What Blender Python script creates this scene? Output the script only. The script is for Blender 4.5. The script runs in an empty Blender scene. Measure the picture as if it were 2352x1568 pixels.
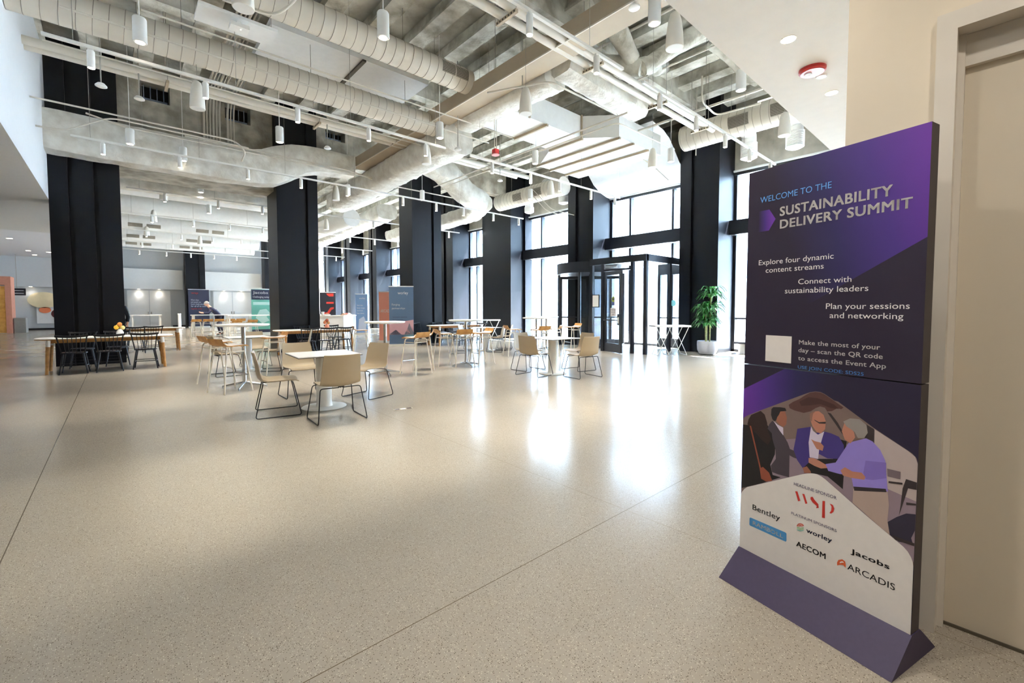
import bpy, bmesh, math, random
from math import sin, cos, pi, radians, sqrt, atan2
from mathutils import Vector, Matrix, noise
random.seed(7)
S = bpy.context.scene
COL = S.collection

# ------------------------------------------------------------------ camera
cam = bpy.data.cameras.new('camera')
camo = bpy.data.objects.new('camera', cam); COL.objects.link(camo)
cam.sensor_fit = 'HORIZONTAL'; cam.sensor_width = 36.0
cam.lens = 1012.0 / 2352 * 36.0
cam.shift_x = 0.0
cam.shift_y = -33.5 / 2352
cam.clip_start = 0.05; cam.clip_end = 300
_yaw, _pit, _rol = radians(48.17), radians(2.40), radians(0.10)
_f = Vector((cos(_yaw) * cos(_pit), sin(_yaw) * cos(_pit), -sin(_pit)))
_r = _f.cross(Vector((0, 0, 1))).normalized(); _d = _f.cross(_r)
_r, _d = cos(_rol) * _r + sin(_rol) * _d, -sin(_rol) * _r + cos(_rol) * _d
camo.matrix_world = Matrix(((_r.x, -_d.x, -_f.x, 0), (_r.y, -_d.y, -_f.y, 0), (_r.z, -_d.z, -_f.z, 1.35), (0, 0, 0, 1)))
S.camera = camo

# ------------------------------------------------------------------ view, world, sun, daylight portals
S.view_settings.view_transform = 'Standard'; S.view_settings.look = 'None'
S.view_settings.gamma = 1; S.view_settings.use_curve_mapping = False
S.view_settings.exposure = 0.9
S.cycles.use_denoising = True
S.cycles.max_bounces = 10; S.cycles.diffuse_bounces = 7; S.cycles.glossy_bounces = 4
S.cycles.transmission_bounces = 4; S.cycles.transparent_max_bounces = 12
S.cycles.caustics_reflective = False; S.cycles.caustics_refractive = False
S.cycles.sample_clamp_indirect = 20.0
W = bpy.data.worlds.new('sky'); S.world = W; W.use_nodes = True
_bg = W.node_tree.nodes['Background']
_bg.inputs[0].default_value = (0.52, 0.74, 1.0, 1); _bg.inputs[1].default_value = 26.0
sun = bpy.data.lights.new('sun', 'SUN'); suno = bpy.data.objects.new('sun', sun); COL.objects.link(suno)
sun.energy = 110.0; sun.angle = radians(0.6); sun.color = (1.0, 0.97, 0.93)
suno.rotation_euler = Vector((-1.0, 0.72, -2.117)).to_track_quat('-Z', 'Y').to_euler()
suno.location = (30, -10, 30)
PIER_Y = [1.10, 5.67, 10.25, 14.84, 19.42, 24.0, 28.57, 33.15, 37.7]
PIER_W = [1.2, 1.2, 1.22, 2.05, 1.2, 1.2, 1.2, 1.2, 1.2]
for i in range(len(PIER_Y) - 1):                       # sky portals in the glazed bays
    y0, y1 = PIER_Y[i] + PIER_W[i], PIER_Y[i + 1]
    al = bpy.data.lights.new('window_daylight', 'AREA'); al.shape = 'RECTANGLE'
    al.size = 5.5; al.size_y = y1 - y0; al.cycles.is_portal = True
    ao = bpy.data.objects.new('window_daylight', al); COL.objects.link(ao)
    ao.location = (14.62, (y0 + y1) / 2, 2.75); ao.rotation_euler = (0, radians(90), 0)

# ------------------------------------------------------------------ materials
def lin(c):
    return tuple(((x / 255) / 12.92 if x / 255 <= 0.04045 else ((x / 255 + 0.055) / 1.055) ** 2.4) for x in c)
MATS = {}
def mat(name, rgb, rough=0.5, metal=0.0, spec=0.5, var=0.0, scale=8.0, bump=0.0, bscale=40.0, rgb2=None, emit=0.0, ecol=None, coat=0.0):
    if name in MATS: return MATS[name]
    m = bpy.data.materials.new(name); m.use_nodes = True; MATS[name] = m
    nt = m.node_tree; b = nt.nodes['Principled BSDF']
    c = lin(rgb) + (1,)
    b.inputs['Base Color'].default_value = c
    b.inputs['Roughness'].default_value = rough; b.inputs['Metallic'].default_value = metal
    b.inputs['Specular IOR Level'].default_value = spec
    if coat: b.inputs['Coat Weight'].default_value = coat
    if emit:
        b.inputs['Emission Color'].default_value = (lin(ecol) if ecol else c[:3]) + (1,)
        b.inputs['Emission Strength'].default_value = emit
    tc = nt.nodes.new('ShaderNodeTexCoord')
    if var or rgb2:
        n = nt.nodes.new('ShaderNodeTexNoise'); n.inputs['Scale'].default_value = scale; n.inputs['Detail'].default_value = 5
        nt.links.new(tc.outputs['Object'], n.inputs['Vector'])
        mx = nt.nodes.new('ShaderNodeMix'); mx.data_type = 'RGBA'
        r = nt.nodes.new('ShaderNodeMapRange'); r.inputs[1].default_value = 0.35; r.inputs[2].default_value = 0.65
        nt.links.new(n.outputs['Fac'], r.inputs[0]); nt.links.new(r.outputs[0], mx.inputs['Factor'])
        c2 = lin(rgb2) + (1,) if rgb2 else tuple(x * (1 - var) for x in c[:3]) + (1,)
        mx.inputs[6].default_value = c; mx.inputs[7].default_value = c2
        nt.links.new(mx.outputs[2], b.inputs['Base Color'])
    if bump:
        n2 = nt.nodes.new('ShaderNodeTexNoise'); n2.inputs['Scale'].default_value = bscale; n2.inputs['Detail'].default_value = 4
        nt.links.new(tc.outputs['Object'], n2.inputs['Vector'])
        bp = nt.nodes.new('ShaderNodeBump'); bp.inputs['Strength'].default_value = bump; bp.inputs['Distance'].default_value = 0.05
        nt.links.new(n2.outputs['Fac'], bp.inputs['Height']); nt.links.new(bp.outputs[0], b.inputs['Normal'])
    return m
def glassmat(name, tint=(0.93, 0.97, 1.0), gl=0.08):
    m = bpy.data.materials.new(name); m.use_nodes = True; nt = m.node_tree; nt.nodes.clear()
    o = nt.nodes.new('ShaderNodeOutputMaterial'); t = nt.nodes.new('ShaderNodeBsdfTransparent'); g = nt.nodes.new('ShaderNodeBsdfGlossy')
    t.inputs[0].default_value = tint + (1,); g.inputs['Roughness'].default_value = 0.02
    lw = nt.nodes.new('ShaderNodeLayerWeight'); pw = nt.nodes.new('ShaderNodeMath'); pw.operation = 'POWER'; pw.inputs[1].default_value = 5.0
    fr = nt.nodes.new('ShaderNodeMath'); fr.operation = 'MULTIPLY_ADD'; fr.inputs[1].default_value = 0.85; fr.inputs[2].default_value = 0.03
    nt.links.new(lw.outputs['Facing'], pw.inputs[0]); nt.links.new(pw.outputs[0], fr.inputs[0])
    mx = nt.nodes.new('ShaderNodeMixShader')
    nt.links.new(fr.outputs[0], mx.inputs[0]); nt.links.new(t.outputs[0], mx.inputs[1]); nt.links.new(g.outputs[0], mx.inputs[2])
    nt.links.new(mx.outputs[0], o.inputs[0]); MATS[name] = m
    return m

def floor_material():
    m = bpy.data.materials.new('terrazzo'); m.use_nodes = True; nt = m.node_tree; b = nt.nodes['Principled BSDF']
    L = nt.links.new; N = nt.nodes.new
    geo = N('ShaderNodeNewGeometry')
    base = N('ShaderNodeTexNoise'); base.inputs['Scale'].default_value = 1.3; base.inputs['Detail'].default_value = 6; L(geo.outputs['Position'], base.inputs['Vector'])
    r0 = N('ShaderNodeMix'); r0.data_type = 'RGBA'; r0.inputs[6].default_value = lin((168, 159, 146)) + (1,); r0.inputs[7].default_value = lin((158, 149, 136)) + (1,)
    L(base.outputs['Fac'], r0.inputs['Factor'])
    prev = r0.outputs[2]
    def chips(scale, thr, col, prev, sel):
        v = N('ShaderNodeTexVoronoi'); v.inputs['Scale'].default_value = scale; v.inputs['Randomness'].default_value = 1; L(geo.outputs['Position'], v.inputs['Vector'])
        sp = N('ShaderNodeSeparateColor'); L(v.outputs['Color'], sp.inputs[0])
        lt = N('ShaderNodeMath'); lt.operation = 'LESS_THAN'; lt.inputs[1].default_value = thr; L(v.outputs['Distance'], lt.inputs[0])
        l2 = N('ShaderNodeMath'); l2.operation = 'LESS_THAN'; l2.inputs[1].default_value = sel; L(sp.outputs[0], l2.inputs[0])
        mu = N('ShaderNodeMath'); mu.operation = 'MULTIPLY'; L(lt.outputs[0], mu.inputs[0]); L(l2.outputs[0], mu.inputs[1])
        x = N('ShaderNodeMix'); x.data_type = 'RGBA'; x.inputs[7].default_value = lin(col) + (1,)
        L(mu.outputs[0], x.inputs['Factor']); L(prev, x.inputs[6]); return x.outputs[2]
    prev = chips(140, 0.30, (104, 94, 82), prev, 0.22)
    prev = chips(210, 0.33, (84, 74, 64), prev, 0.14)
    prev = chips(170, 0.36, (200, 190, 174), prev, 0.2)
    sx = N('ShaderNodeSeparateXYZ'); L(geo.outputs['Position'], sx.inputs[0])
    def joint(axis, pos, prev, w, col):
        s = N('ShaderNodeMath'); s.operation = 'SUBTRACT'; s.inputs[1].default_value = pos; L(sx.outputs[axis], s.inputs[0])
        a = N('ShaderNodeMath'); a.operation = 'ABSOLUTE'; L(s.outputs[0], a.inputs[0])
        l = N('ShaderNodeMath'); l.operation = 'LESS_THAN'; l.inputs[1].default_value = w; L(a.outputs[0], l.inputs[0])
        x = N('ShaderNodeMix'); x.data_type = 'RGBA'; x.inputs[7].default_value = lin(col) + (1,)
        L(l.outputs[0], x.inputs['Factor']); L(prev, x.inputs[6]); return x.outputs[2]
    prev = joint(1, 1.65, prev, 0.0022, (105, 92, 74)); prev = joint(0, -0.505, prev, 0.003, (100, 92, 80))
    for yy in (6.2, 10.75): prev = joint(1, yy, prev, 0.0025, (150, 140, 128))
    for xx in (4.16, 8.8): prev = joint(0, xx, prev, 0.0025, (150, 140, 128))
    prev = joint(0, 2.5, prev, 0.0014, (120, 108, 90))
    L(prev, b.inputs['Base Color'])
    rn = N('ShaderNodeTexNoise'); rn.inputs['Scale'].default_value = 0.9; L(geo.outputs['Position'], rn.inputs['Vector'])
    mr = N('ShaderNodeMapRange'); mr.inputs[3].default_value = 0.15; mr.inputs[4].default_value = 0.22; L(rn.outputs['Fac'], mr.inputs[0]); L(mr.outputs[0], b.inputs['Roughness'])
    b.inputs['Specular IOR Level'].default_value = 0.2
    return m

M_FLOOR = floor_material()
M_WALL = mat('wall_paint', (222, 210, 190), 0.75, var=0.03, scale=3)
M_DOORF = mat('door_frame_paint', (216, 208, 196), 0.55, var=0.03)
M_DOOR = mat('door_leaf_paint', (212, 200, 180), 0.6, var=0.03, scale=2)
M_SOFF = mat('soffit_paint', (243, 242, 240), 0.8, var=0.02)
M_SOFFL = mat('bulkhead_paint', (222, 222, 222), 0.8, var=0.02)
M_LILAC = mat('ceiling_board', (232, 232, 238), 0.85, var=0.02)
M_FARG = mat('far_wall_grey', (205, 208, 212), 0.8, var=0.02)
M_FARW = mat('far_wall_white', (240, 240, 240), 0.8, var=0.02)
M_COLM = mat('column_paint', (9, 11, 20), 0.4, spec=0.3, var=0.15, scale=3)
M_DECK = mat('sprayed_deck', (240, 240, 236), 0.95, rgb2=(166, 162, 150), scale=1.1, bump=0.7, bscale=7)
M_BEAM = mat('sprayed_beam', (224, 222, 212), 0.95, rgb2=(160, 154, 138), scale=2.2, bump=0.7, bscale=9)
M_CONC = mat('concrete_girder', (190, 184, 170), 0.9, rgb2=(140, 134, 120), scale=2.5, bump=0.3, bscale=12)
M_SPAND = mat('spandrel', (196, 190, 176), 0.9, rgb2=(172, 166, 152), scale=3)
M_DUCT = mat('painted_duct', (216, 208, 194), 0.5, var=0.06, scale=2)
M_SEAM = mat('duct_seam', (150, 141, 126), 0.5, var=0.1)
M_DUCTB = mat('beige_duct', (178, 162, 138), 0.6, var=0.08, scale=2)
M_WRAP = mat('duct_wrap', (230, 227, 218), 0.5, rgb2=(206, 200, 188), scale=4, bump=0.8, bscale=5)
M_WHITED = mat('white_duct', (234, 233, 230), 0.6, var=0.04)
M_PIPE = mat('painted_pipe', (214, 207, 194), 0.45, var=0.05, scale=3)
M_ROD = mat('hanger_rod', (170, 166, 156), 0.5, metal=0.3, var=0.1)
M_TRACK = mat('track_white', (238, 236, 230), 0.4, var=0.02)
M_LAMP = mat('lamp_white', (240, 238, 233), 0.45, var=0.02)
M_BELL = mat('speaker_cream', (232, 226, 214), 0.55, var=0.02)
M_GRILL = mat('speaker_grille', (244, 242, 238), 0.7, var=0.03, bump=0.2, bscale=300)
M_LENS = mat('lamp_glow', (255, 246, 226), 0.4, emit=14.0, ecol=(255, 240, 212), var=0.01)
M_VENT = mat('vent_dark', (92, 84, 70), 0.6, var=0.1)
M_BLACKV = mat('opening_black', (14, 14, 18), 0.8, var=0.2)
M_FRAME = mat('dark_aluminium', (34, 36, 44), 0.38, metal=0.2, var=0.1)
M_GLASS = glassmat('window_glass')
M_TAN = mat('tan_shell', (178, 160, 132), 0.42, var=0.05, scale=3)
M_WIRE = mat('black_wire', (26, 26, 28), 0.4, metal=0.4, var=0.1)
M_TOP = mat('white_laminate', (240, 238, 234), 0.35, var=0.02)
M_EDGE = mat('dark_edge', (62, 54, 46), 0.5, var=0.1)
M_TBASE = mat('white_metal', (236, 233, 226), 0.35, var=0.02)
M_STEEL = mat('polished_steel', (196, 196, 196), 0.22, metal=0.9, var=0.05)
M_SLEG = mat('cream_tube', (228, 220, 204), 0.4, var=0.03)
M_OAK = mat('oak_ply', (206, 152, 84), 0.4, rgb2=(186, 130, 66), scale=12)
M_WALNUT = mat('stool_top_white', (236, 226, 216), 0.4, var=0.03)
M_BLACKW = mat('black_wood', (24, 25, 32), 0.35, var=0.15, scale=6)
M_TWOOD = mat('table_wood', (198, 146, 84), 0.45, rgb2=(176, 122, 64), scale=14)
M_LEAF = mat('leaf_green', (58, 128, 56), 0.35, rgb2=(34, 92, 40), scale=14)
M_STEM = mat('cane', (148, 150, 92), 0.6, rgb2=(112, 112, 70), scale=20)
M_POT = mat('grey_planter', (176, 178, 188), 0.6, var=0.05)
M_STONE = mat('pebbles', (224, 220, 212), 0.7, rgb2=(180, 170, 160), scale=60, bump=0.5, bscale=60)
M_RED = mat('alarm_red', (196, 44, 44), 0.4, var=0.05)
M_PINK = mat('alarm_face', (226, 160, 166), 0.4, var=0.05)
M_WHITE = mat('plain_white', (240, 240, 240), 0.5, var=0.02)
# ------------------------------------------------------------------ mesh helpers
class MB:
    def __init__(s): s.v = []; s.f = []
    def add(s, vs, fs):
        o = len(s.v); s.v += [tuple(v) for v in vs]; s.f += [tuple(i + o for i in f) for f in fs]; return s
    def box(s, x0, x1, y0, y1, z0, z1):
        return s.add([(x0, y0, z0), (x1, y0, z0), (x1, y1, z0), (x0, y1, z0), (x0, y0, z1), (x1, y0, z1), (x1, y1, z1), (x0, y1, z1)],
                     [(0, 3, 2, 1), (4, 5, 6, 7), (0, 1, 5, 4), (1, 2, 6, 5), (2, 3, 7, 6), (3, 0, 4, 7)])
    def tube(s, pts, r, seg=8, closed=False, cap=True):
        P = [Vector(p) for p in pts]; n = len(P); rings = []
        rr = r if isinstance(r, (list, tuple)) else [r] * n
        t0 = (P[1] - P[0]).normalized(); a = Vector((0, 0, 1)) if abs(t0.z) < 0.9 else Vector((1, 0, 0))
        u = t0.cross(a).normalized()
        for i in range(n):
            if closed: t = (P[(i + 1) % n] - P[i - 1])
            else: t = (P[min(i + 1, n - 1)] - P[max(i - 1, 0)])
            t = t.normalized() if t.length > 1e-9 else t0
            u = (u - t * u.dot(t)); u = u.normalized() if u.length > 1e-6 else t.orthogonal().normalized()
            w = t.cross(u); rings.append([P[i] + (u * cos(2 * pi * k / seg) + w * sin(2 * pi * k / seg)) * rr[i] for k in range(seg)])
        vs = [v for R in rings for v in R]; fs = []
        m = n if closed else n - 1
        for i in range(m):
            j = (i + 1) % n
            for k in range(seg):
                fs.append((i * seg + k, i * seg + (k + 1) % seg, j * seg + (k + 1) % seg, j * seg + k))
        if cap and not closed:
            fs.append(tuple(range(seg))[::-1]); fs.append(tuple((n - 1) * seg + k for k in range(seg)))
        return s.add(vs, fs)
    def lathe(s, prof, c=(0, 0, 0), seg=24, cap=True):
        vs = []; fs = []
        for r, z in prof:
            for k in range(seg): vs.append((c[0] + r * cos(2 * pi * k / seg), c[1] + r * sin(2 * pi * k / seg), c[2] + z))
        for i in range(len(prof) - 1):
            for k in range(seg): fs.append((i * seg + k, i * seg + (k + 1) % seg, (i + 1) * seg + (k + 1) % seg, (i + 1) * seg + k))
        if cap: fs.append(tuple(range(seg))[::-1]); fs.append(tuple((len(prof) - 1) * seg + k for k in range(seg)))
        return s.add(vs, fs)
    def prism(s, poly, axis, a0, a1):
        # extrude a 2D polygon along an axis
        def p(q, a): return {0: (a, q[0], q[1]), 1: (q[0], a, q[1]), 2: (q[0], q[1], a)}[axis]
        n = len(poly); vs = [p(q, a0) for q in poly] + [p(q, a1) for q in poly]
        fs = [tuple(range(n))[::-1], tuple(range(n, 2 * n))] + [(i, (i + 1) % n, n + (i + 1) % n, n + i) for i in range(n)]
        return s.add(vs, fs)
    def grid(s, fn, nu, nv):
        vs = [fn(i / nu, j / nv) for j in range(nv + 1) for i in range(nu + 1)]
        fs = [(j * (nu + 1) + i, j * (nu + 1) + i + 1, (j + 1) * (nu + 1) + i + 1, (j + 1) * (nu + 1) + i) for j in range(nv) for i in range(nu)]
        return s.add(vs, fs)
def part(name, mb, m, parent=None, smooth=False, label=None, loc=None):
    me = bpy.data.meshes.new(name); me.from_pydata(mb.v, [], mb.f); me.update()
    bm = bmesh.new(); bm.from_mesh(me); bmesh.ops.recalc_face_normals(bm, faces=bm.faces); bm.to_mesh(me); bm.free()
    me.materials.append(m)
    if smooth:
        try: me.shade_smooth(); me.set_sharp_from_angle(angle=radians(38))
        except Exception: pass
    o = bpy.data.objects.new(name, me); COL.objects.link(o)
    if parent is not None: o.parent = parent
    if loc: o.location = loc
    if label: o['label'] = label
    return o
def tag(o, label, cat, group=None, kind=None):
    o['label'] = ' '.join(label.split()[:16]); o['category'] = cat
    if group: o['group'] = group
    if kind: o['kind'] = kind
    return o
def thing(name, label, cat, loc=(0, 0, 0), rz=0.0, group=None):
    o = bpy.data.objects.new(name, None); COL.objects.link(o); o.empty_display_size = 0.1
    o.location = loc; o.rotation_euler = (0, 0, rz); return tag(o, label, cat, group)
def struct(name, mb, m, label=None, smooth=False, parent=None):
    o = part(name, mb, m, parent, smooth)
    if parent is None: o['kind'] = 'structure'
    return o
def dup(root, loc, rz, label, group=None):
    r = root.copy(); COL.objects.link(r); r.location = loc; r.rotation_euler = (0, 0, rz); r['label'] = ' '.join(label.split()[:16])
    if group: r['group'] = group
    for ch in list(root.children):
        c = ch.copy(); COL.objects.link(c); c.parent = r
        for g in list(ch.children):
            d = g.copy(); COL.objects.link(d); d.parent = c
    return r
ORD = ['first', 'second', 'third', 'fourth', 'fifth', 'sixth', 'seventh', 'eighth', 'ninth', 'tenth', 'eleventh', 'twelfth']
def bend(pts, r=0.12, n=5):
    # round the corners of a polyline
    P = [Vector(p) for p in pts]; out = [P[0]]
    for i in range(1, len(P) - 1):
        a, b, c = P[i - 1], P[i], P[i + 1]
        d1 = min(r, (a - b).length * 0.45); d2 = min(r, (c - b).length * 0.45)
        p, q = b + (a - b).normalized() * d1, b + (c - b).normalized() * d2
        for k in range(n + 1):
            t = k / n; out.append(p * (1 - t) ** 2 + b * 2 * t * (1 - t) + q * t * t)
    out.append(P[-1]); return out

# ------------------------------------------------------------------ the shell of the hall
Zd = 7.7
struct('floor', MB().box(-10, 14.6, -4, 43, -0.1, 0), M_FLOOR)
struct('ground', MB().box(14.6, 75, -40, 80, -0.25, -0.06), mat('plaza_paving', (214, 212, 208), 0.8, var=0.06, scale=2))
struct('ceiling', MB().box(-10, 14.6, -4, 43, Zd, Zd + 0.2), M_DECK)
for k in range(26):
    y = 0
for k in range(18):
    x = -1.3 + 0.92 * k
    mb = MB(); mb.box(x, x + 0.2, 1.72, 42, Zd - 0.34, Zd - 0.05); mb.box(x - 0.08, x + 0.28, 1.72, 42, Zd - 0.38, Zd - 0.32)
    struct('ceiling_beam', mb, M_BEAM)
for y in (6.1, 10.7):
    mb = MB(); mb.box(-1.0, 13.3, y, y + 0.3, Zd - 0.62, Zd - 0.02)
    struct('ceiling_beam', mb, M_BEAM)
def lumpy(pts, r, seg=10, amp=0.35, seed=0):
    mb = MB(); P = []
    for a, b in zip(pts[:-1], pts[1:]):
        a, b = Vector(a), Vector(b); n = max(2, int((b - a).length / 0.2))
        P += [a.lerp(b, k / n) for k in range(n)]
    P.append(Vector(pts[-1]))
    R = [r * (1 + amp * noise.noise(Vector((i * 0.45 + seed, seed * 3.1, 0)))) for i in range(len(P))]
    return mb.tube(P, R, seg)
for i, (a, b) in enumerate((((7.3, 7.6, 7.4), (8.3, 5.2, 6.35)), ((8.3, 5.2, 6.35), (9.6, 4.2, 7.4)), ((8.3, 5.2, 6.4), (10.4, 5.9, 7.4)), ((6.5, 5.2, 7.4), (8.1, 5.3, 6.5)), ((10.2, 4.6, 7.4), (11.4, 4.0, 6.7)))):
    struct('ceiling_brace', lumpy([a, b], 0.17, seed=i), M_BEAM, smooth=True)
struct('wall_back', MB().box(-10, 14.6, 42.0, 42.3, 0, Zd), M_FARG)
struct('wall_left', MB().box(-10.2, -10, -4, 43, 0, Zd), M_WALL)
struct('wall_rear', MB().box(-10, 2.51, -4.2, -4, 0, Zd), M_WALL)
# door wall on the right, with its opening
mb = MB(); mb.box(2.51, 2.67, 0.175, 0.51, 0, 3.6); mb.box(2.51, 2.67, -1.02, 0.175, 2.45, 3.6); mb.box(2.51, 2.67, -4, -1.02, 0, 3.6)
mb.box(2.67, 14.4, 0.35, 0.51, 0, 3.6)
struct('wall_right', mb, M_WALL)
mb = MB(); mb.box(2.485, 2.66, 0.155, 0.215, 0, 2.515); mb.box(2.485, 2.66, -1.06, -1.0, 0, 2.515); mb.box(2.485, 2.66, -1.0, 0.155, 2.445, 2.515)
mb.box(2.56, 2.60, 0.135, 0.155, 0, 2.445)
d1 = struct('door_1', mb, M_DOORF)
struct('door_leaf', MB().box(2.60, 2.645, -0.99, 0.150, 0.012, 2.437), M_DOOR, parent=d1)
struct('door_seal', MB().box(2.592, 2.65, -0.99, 0.150, 0.0, 0.012), M_VENT, parent=d1)
struct('door_head_panel', MB().box(2.575, 2.61, -0.99, 0.146, 2.32, 2.444), M_DOORF, parent=d1)
# soffits
struct('ceiling_right', MB().box(-1.11, 14.4, -4, 1.65, 3.5, Zd), M_SOFF)
mb = MB(); mb.box(-10, -1.11, -4, 15.2, 3.89, Zd); mb.box(-10, -1.11, 15.2, 22.0, 3.97, Zd)
struct('ceiling_left', mb, M_SOFFL)
struct('ceiling_far_left', MB().box(-10, -1.2, 22.0, 42, 4.7, 4.95), M_LILAC)
# far wall: white band and recessed panelled doors
mb = MB(); mb.box(-3.0, 3.75, 41.5, 42, 2.8, 4.25); mb.box(5.05, 9.0, 41.5, 42, 2.8, 4.25); mb.box(10.2, 13.2, 41.5, 42, 2.8, 4.25)
struct('wall_band', mb, M_FARW)
struct('wall_header', MB().box(-10, -3.0, 41.6, 42, 2.8, 4.7), M_FARG)
for i, (x0, x1) in enumerate(((0.55, 3.0), (5.7, 8.3))):
    xm = (x0 + x1) / 2
    d = struct('door_%d' % (i + 3), MB().box(x0 - 0.1, x1 + 0.1, 41.94, 41.99, 0, 2.78), M_FARG)
    for a, b in ((x0, xm - 0.02), (xm + 0.02, x1)):
        struct('door_panel', MB().box(a, b, 41.9, 41.95, 0.02, 2.7), M_FARW, parent=d)
    mb = MB(); mb.box(xm - 0.12, xm - 0.05, 41.86, 41.9, 0.95, 1.15); mb.box(xm + 0.05, xm + 0.12, 41.86, 41.9, 0.95, 1.15)
    struct('door_handle', mb, M_STEEL, parent=d)
struct('baseboard_back', MB().box(-10, 14, 41.97, 41.995, 0, 0.12), M_FRAME)

# columns: front piece, recessed groove and side strips
def column(name, x0, x1, y0, y1, grooves, axis, z1=Zd):
    mb = MB()
    cuts = sorted(grooves); edges = []
    lo = x0 if axis == 0 else y0; hi = x1 if axis == 0 else y1
    p = lo
    for a, b in cuts: edges.append((p, a, 0)); edges.append((a, b, 1)); p = b
    edges.append((p, hi, 0))
    for a, b, rec in edges:
        d = 0.10 if rec else 0
        if axis == 0: mb.box(a, b, y0 + d, y1 - d, 0, z1)
        else: mb.box(x0 + d, x1, a, b, 0, z1)
    return struct(name, mb, M_COLM)
column('column', -1.11, 0.14, 14.84, 16.0, ((-0.78, -0.70), (-0.34, -0.26)), 0)
column('column', 3.70, 4.90, 14.84, 15.96, ((4.50, 4.60),), 0)
column('column', 8.29, 9.56, 14.84, 15.85, ((9.12, 9.22),), 0)
for xx in (-1.0, 3.85, 9.1): column('column', xx, xx + 1.2, 40.6, 41.6, ((xx + 0.78, xx + 0.86),), 0)
for i, (y, w) in enumerate(zip(PIER_Y, PIER_W)):
    if w > 1.5: column('column', 13.21, 14.4, y, y + w, (), 1)
    else: column('column', 13.21, 14.4, y, y + w, ((y + 0.62, y + 0.84),), 1)
struct('column_edge', MB().box(14.0, 14.4, 14.72, 14.84, 0, Zd), M_COLM)

# facade bays: window frames, panes, transom beam, spandrel
Zh = 5.5
for i in range(len(PIER_Y) - 1):
    y0, y1 = PIER_Y[i] + PIER_W[i], PIER_Y[i + 1]
    mb = MB()
    for a, b in ((y0, y0 + 0.08), (y1 - 0.08, y1)): mb.box(14.3, 14.48, a, b, 0, Zh)
    for fr in (0.24, 0.74):
        ym = y0 + fr * (y1 - y0); mb.box(14.28, 14.48, ym - 0.04, ym + 0.04, 0, Zh)
    mb.box(14.26, 14.5, y0, y1, Zh - 0.09, Zh); mb.box(14.3, 14.48, y0, y1, 0, 0.07)
    mb.box(14.33, 14.45, y0, y1, 1.0, 1.05) if i in (0,) else None
    w = struct('window_%d' % (i + 1), mb, M_FRAME)
    struct('transom', MB().box(13.95, 14.5, y0, y1, 3.57, 4.0), M_FRAME, parent=w)
    struct('pane', MB().box(14.39, 14.405, y0 + 0.05, y1 - 0.05, 0.05, Zh - 0.05), M_GLASS, parent=w)
    mb = MB(); mb.box(14.3, 14.58, y0 - 0.02, y1 + 0.02, Zh, Zd)
    struct('wall_spandrel', mb, M_SPAND)
    struct('trim_%d' % (i + 1), MB().box(14.2, 14.6, y0, y1, Zh, Zh + 0.05), M_WHITED)
# concrete girder above the first row of columns, with openings
mb = MB(); zb, zt = 4.97, Zd
OPEN = ((0.58, 1.22, 6.82, 7.3), (2.48, 3.12, 6.8, 7.3), (5.30, 5.95, 6.98, 7.32))
xs = [0.14] + [v for o in OPEN[:2] for v in o[:2]] + [3.70]
mb.box(0.14, 0.58, 15.15, 16.3, zb, zt); mb.box(1.22, 2.48, 15.15, 16.3, zb, zt); mb.box(3.12, 3.70, 15.15, 16.3, zb, zt)
for a, b, c, d in OPEN[:2]: mb.box(a, b, 15.15, 16.3, zb, c); mb.box(a, b, 15.15, 16.3, d, zt)
struct('wall_girder', mb, M_CONC)
mb = MB(); zb = 6.35
mb.box(4.90, 5.30, 15.15, 15.6, zb, zt); mb.box(5.95, 8.29, 15.15, 15.6, zb, zt); a, b, c, d = OPEN[2]; mb.box(a, b, 15.15, 15.6, zb, c); mb.box(a, b, 15.15, 15.6, d, zt)
mb.box(9.56, 13.21, 15.15, 15.6, 6.4, zt)
struct('wall_girder', mb, M_CONC)
for a, b, c, d in OPEN:
    struct('wall_recess', MB().box(a, b, 15.55, 15.6, c, d), M_BLACKV)
    mb = MB(); mb.box(a + 0.03, b - 0.03, 15.45, 15.5, c, c + 0.16)
    for k in range(4): mb.box(a + 0.1 + 0.14 * k, a + 0.12 + 0.14 * k, 15.44, 15.47, c, d)
    tag(part('daylight_bars', mb, mat('daylight_tint', (150, 165, 190), 0.4, metal=0.4, var=0.3)), 'bluish bars standing for reflected daylight in the girder opening, ' + ('beside the left black column', 'behind the bundle of conduits', 'right of the second black column')[OPEN.index((a, b, c, d))], 'reflection')  # reflected daylight put into the colour of bars set in the openings
struct('wall_outside', MB().box(24, 24.4, -30, 60, -0.1, 1.15), mat('plaza_wall', (205, 205, 206), 0.8, var=0.05))
# buildings across the street
def building(x, y0, y1, h, fl, bay, label, m, mw):
    b = thing('office_building', label, 'building', (x, (y0 + y1) / 2, -0.06))
    w = (y1 - y0) / 2
    part('facade', MB().box(0, 8, -w, w, 0, h), m, b)
    mb = MB(); z = 4.2
    while z < h - 2:
        y = -w + 0.6
        while y < w - bay * 0.7: mb.box(-0.06, 0.0, y, y + bay * 0.62, z, z + fl * 0.5); y += bay
        z += fl
    part('windows', mb, mw, b)
    return b
M_BLD = mat('building_stone', (222, 218, 212), 0.8, var=0.05); M_BW = mat('building_window', (120, 126, 136), 0.3, var=0.2)
building(46, -34, 6, 46, 3.6, 3.2, 'pale office building beyond the windows right of the entrance', M_BLD, M_BW)
building(44, 10, 34, 50, 3.4, 2.6, 'pale banded office building seen through the glass above the entrance', M_BLD, M_BW)
building(50, 38, 75, 40, 3.6, 3.0, 'pale office building beyond the far left windows', M_BLD, M_BW)
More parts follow.
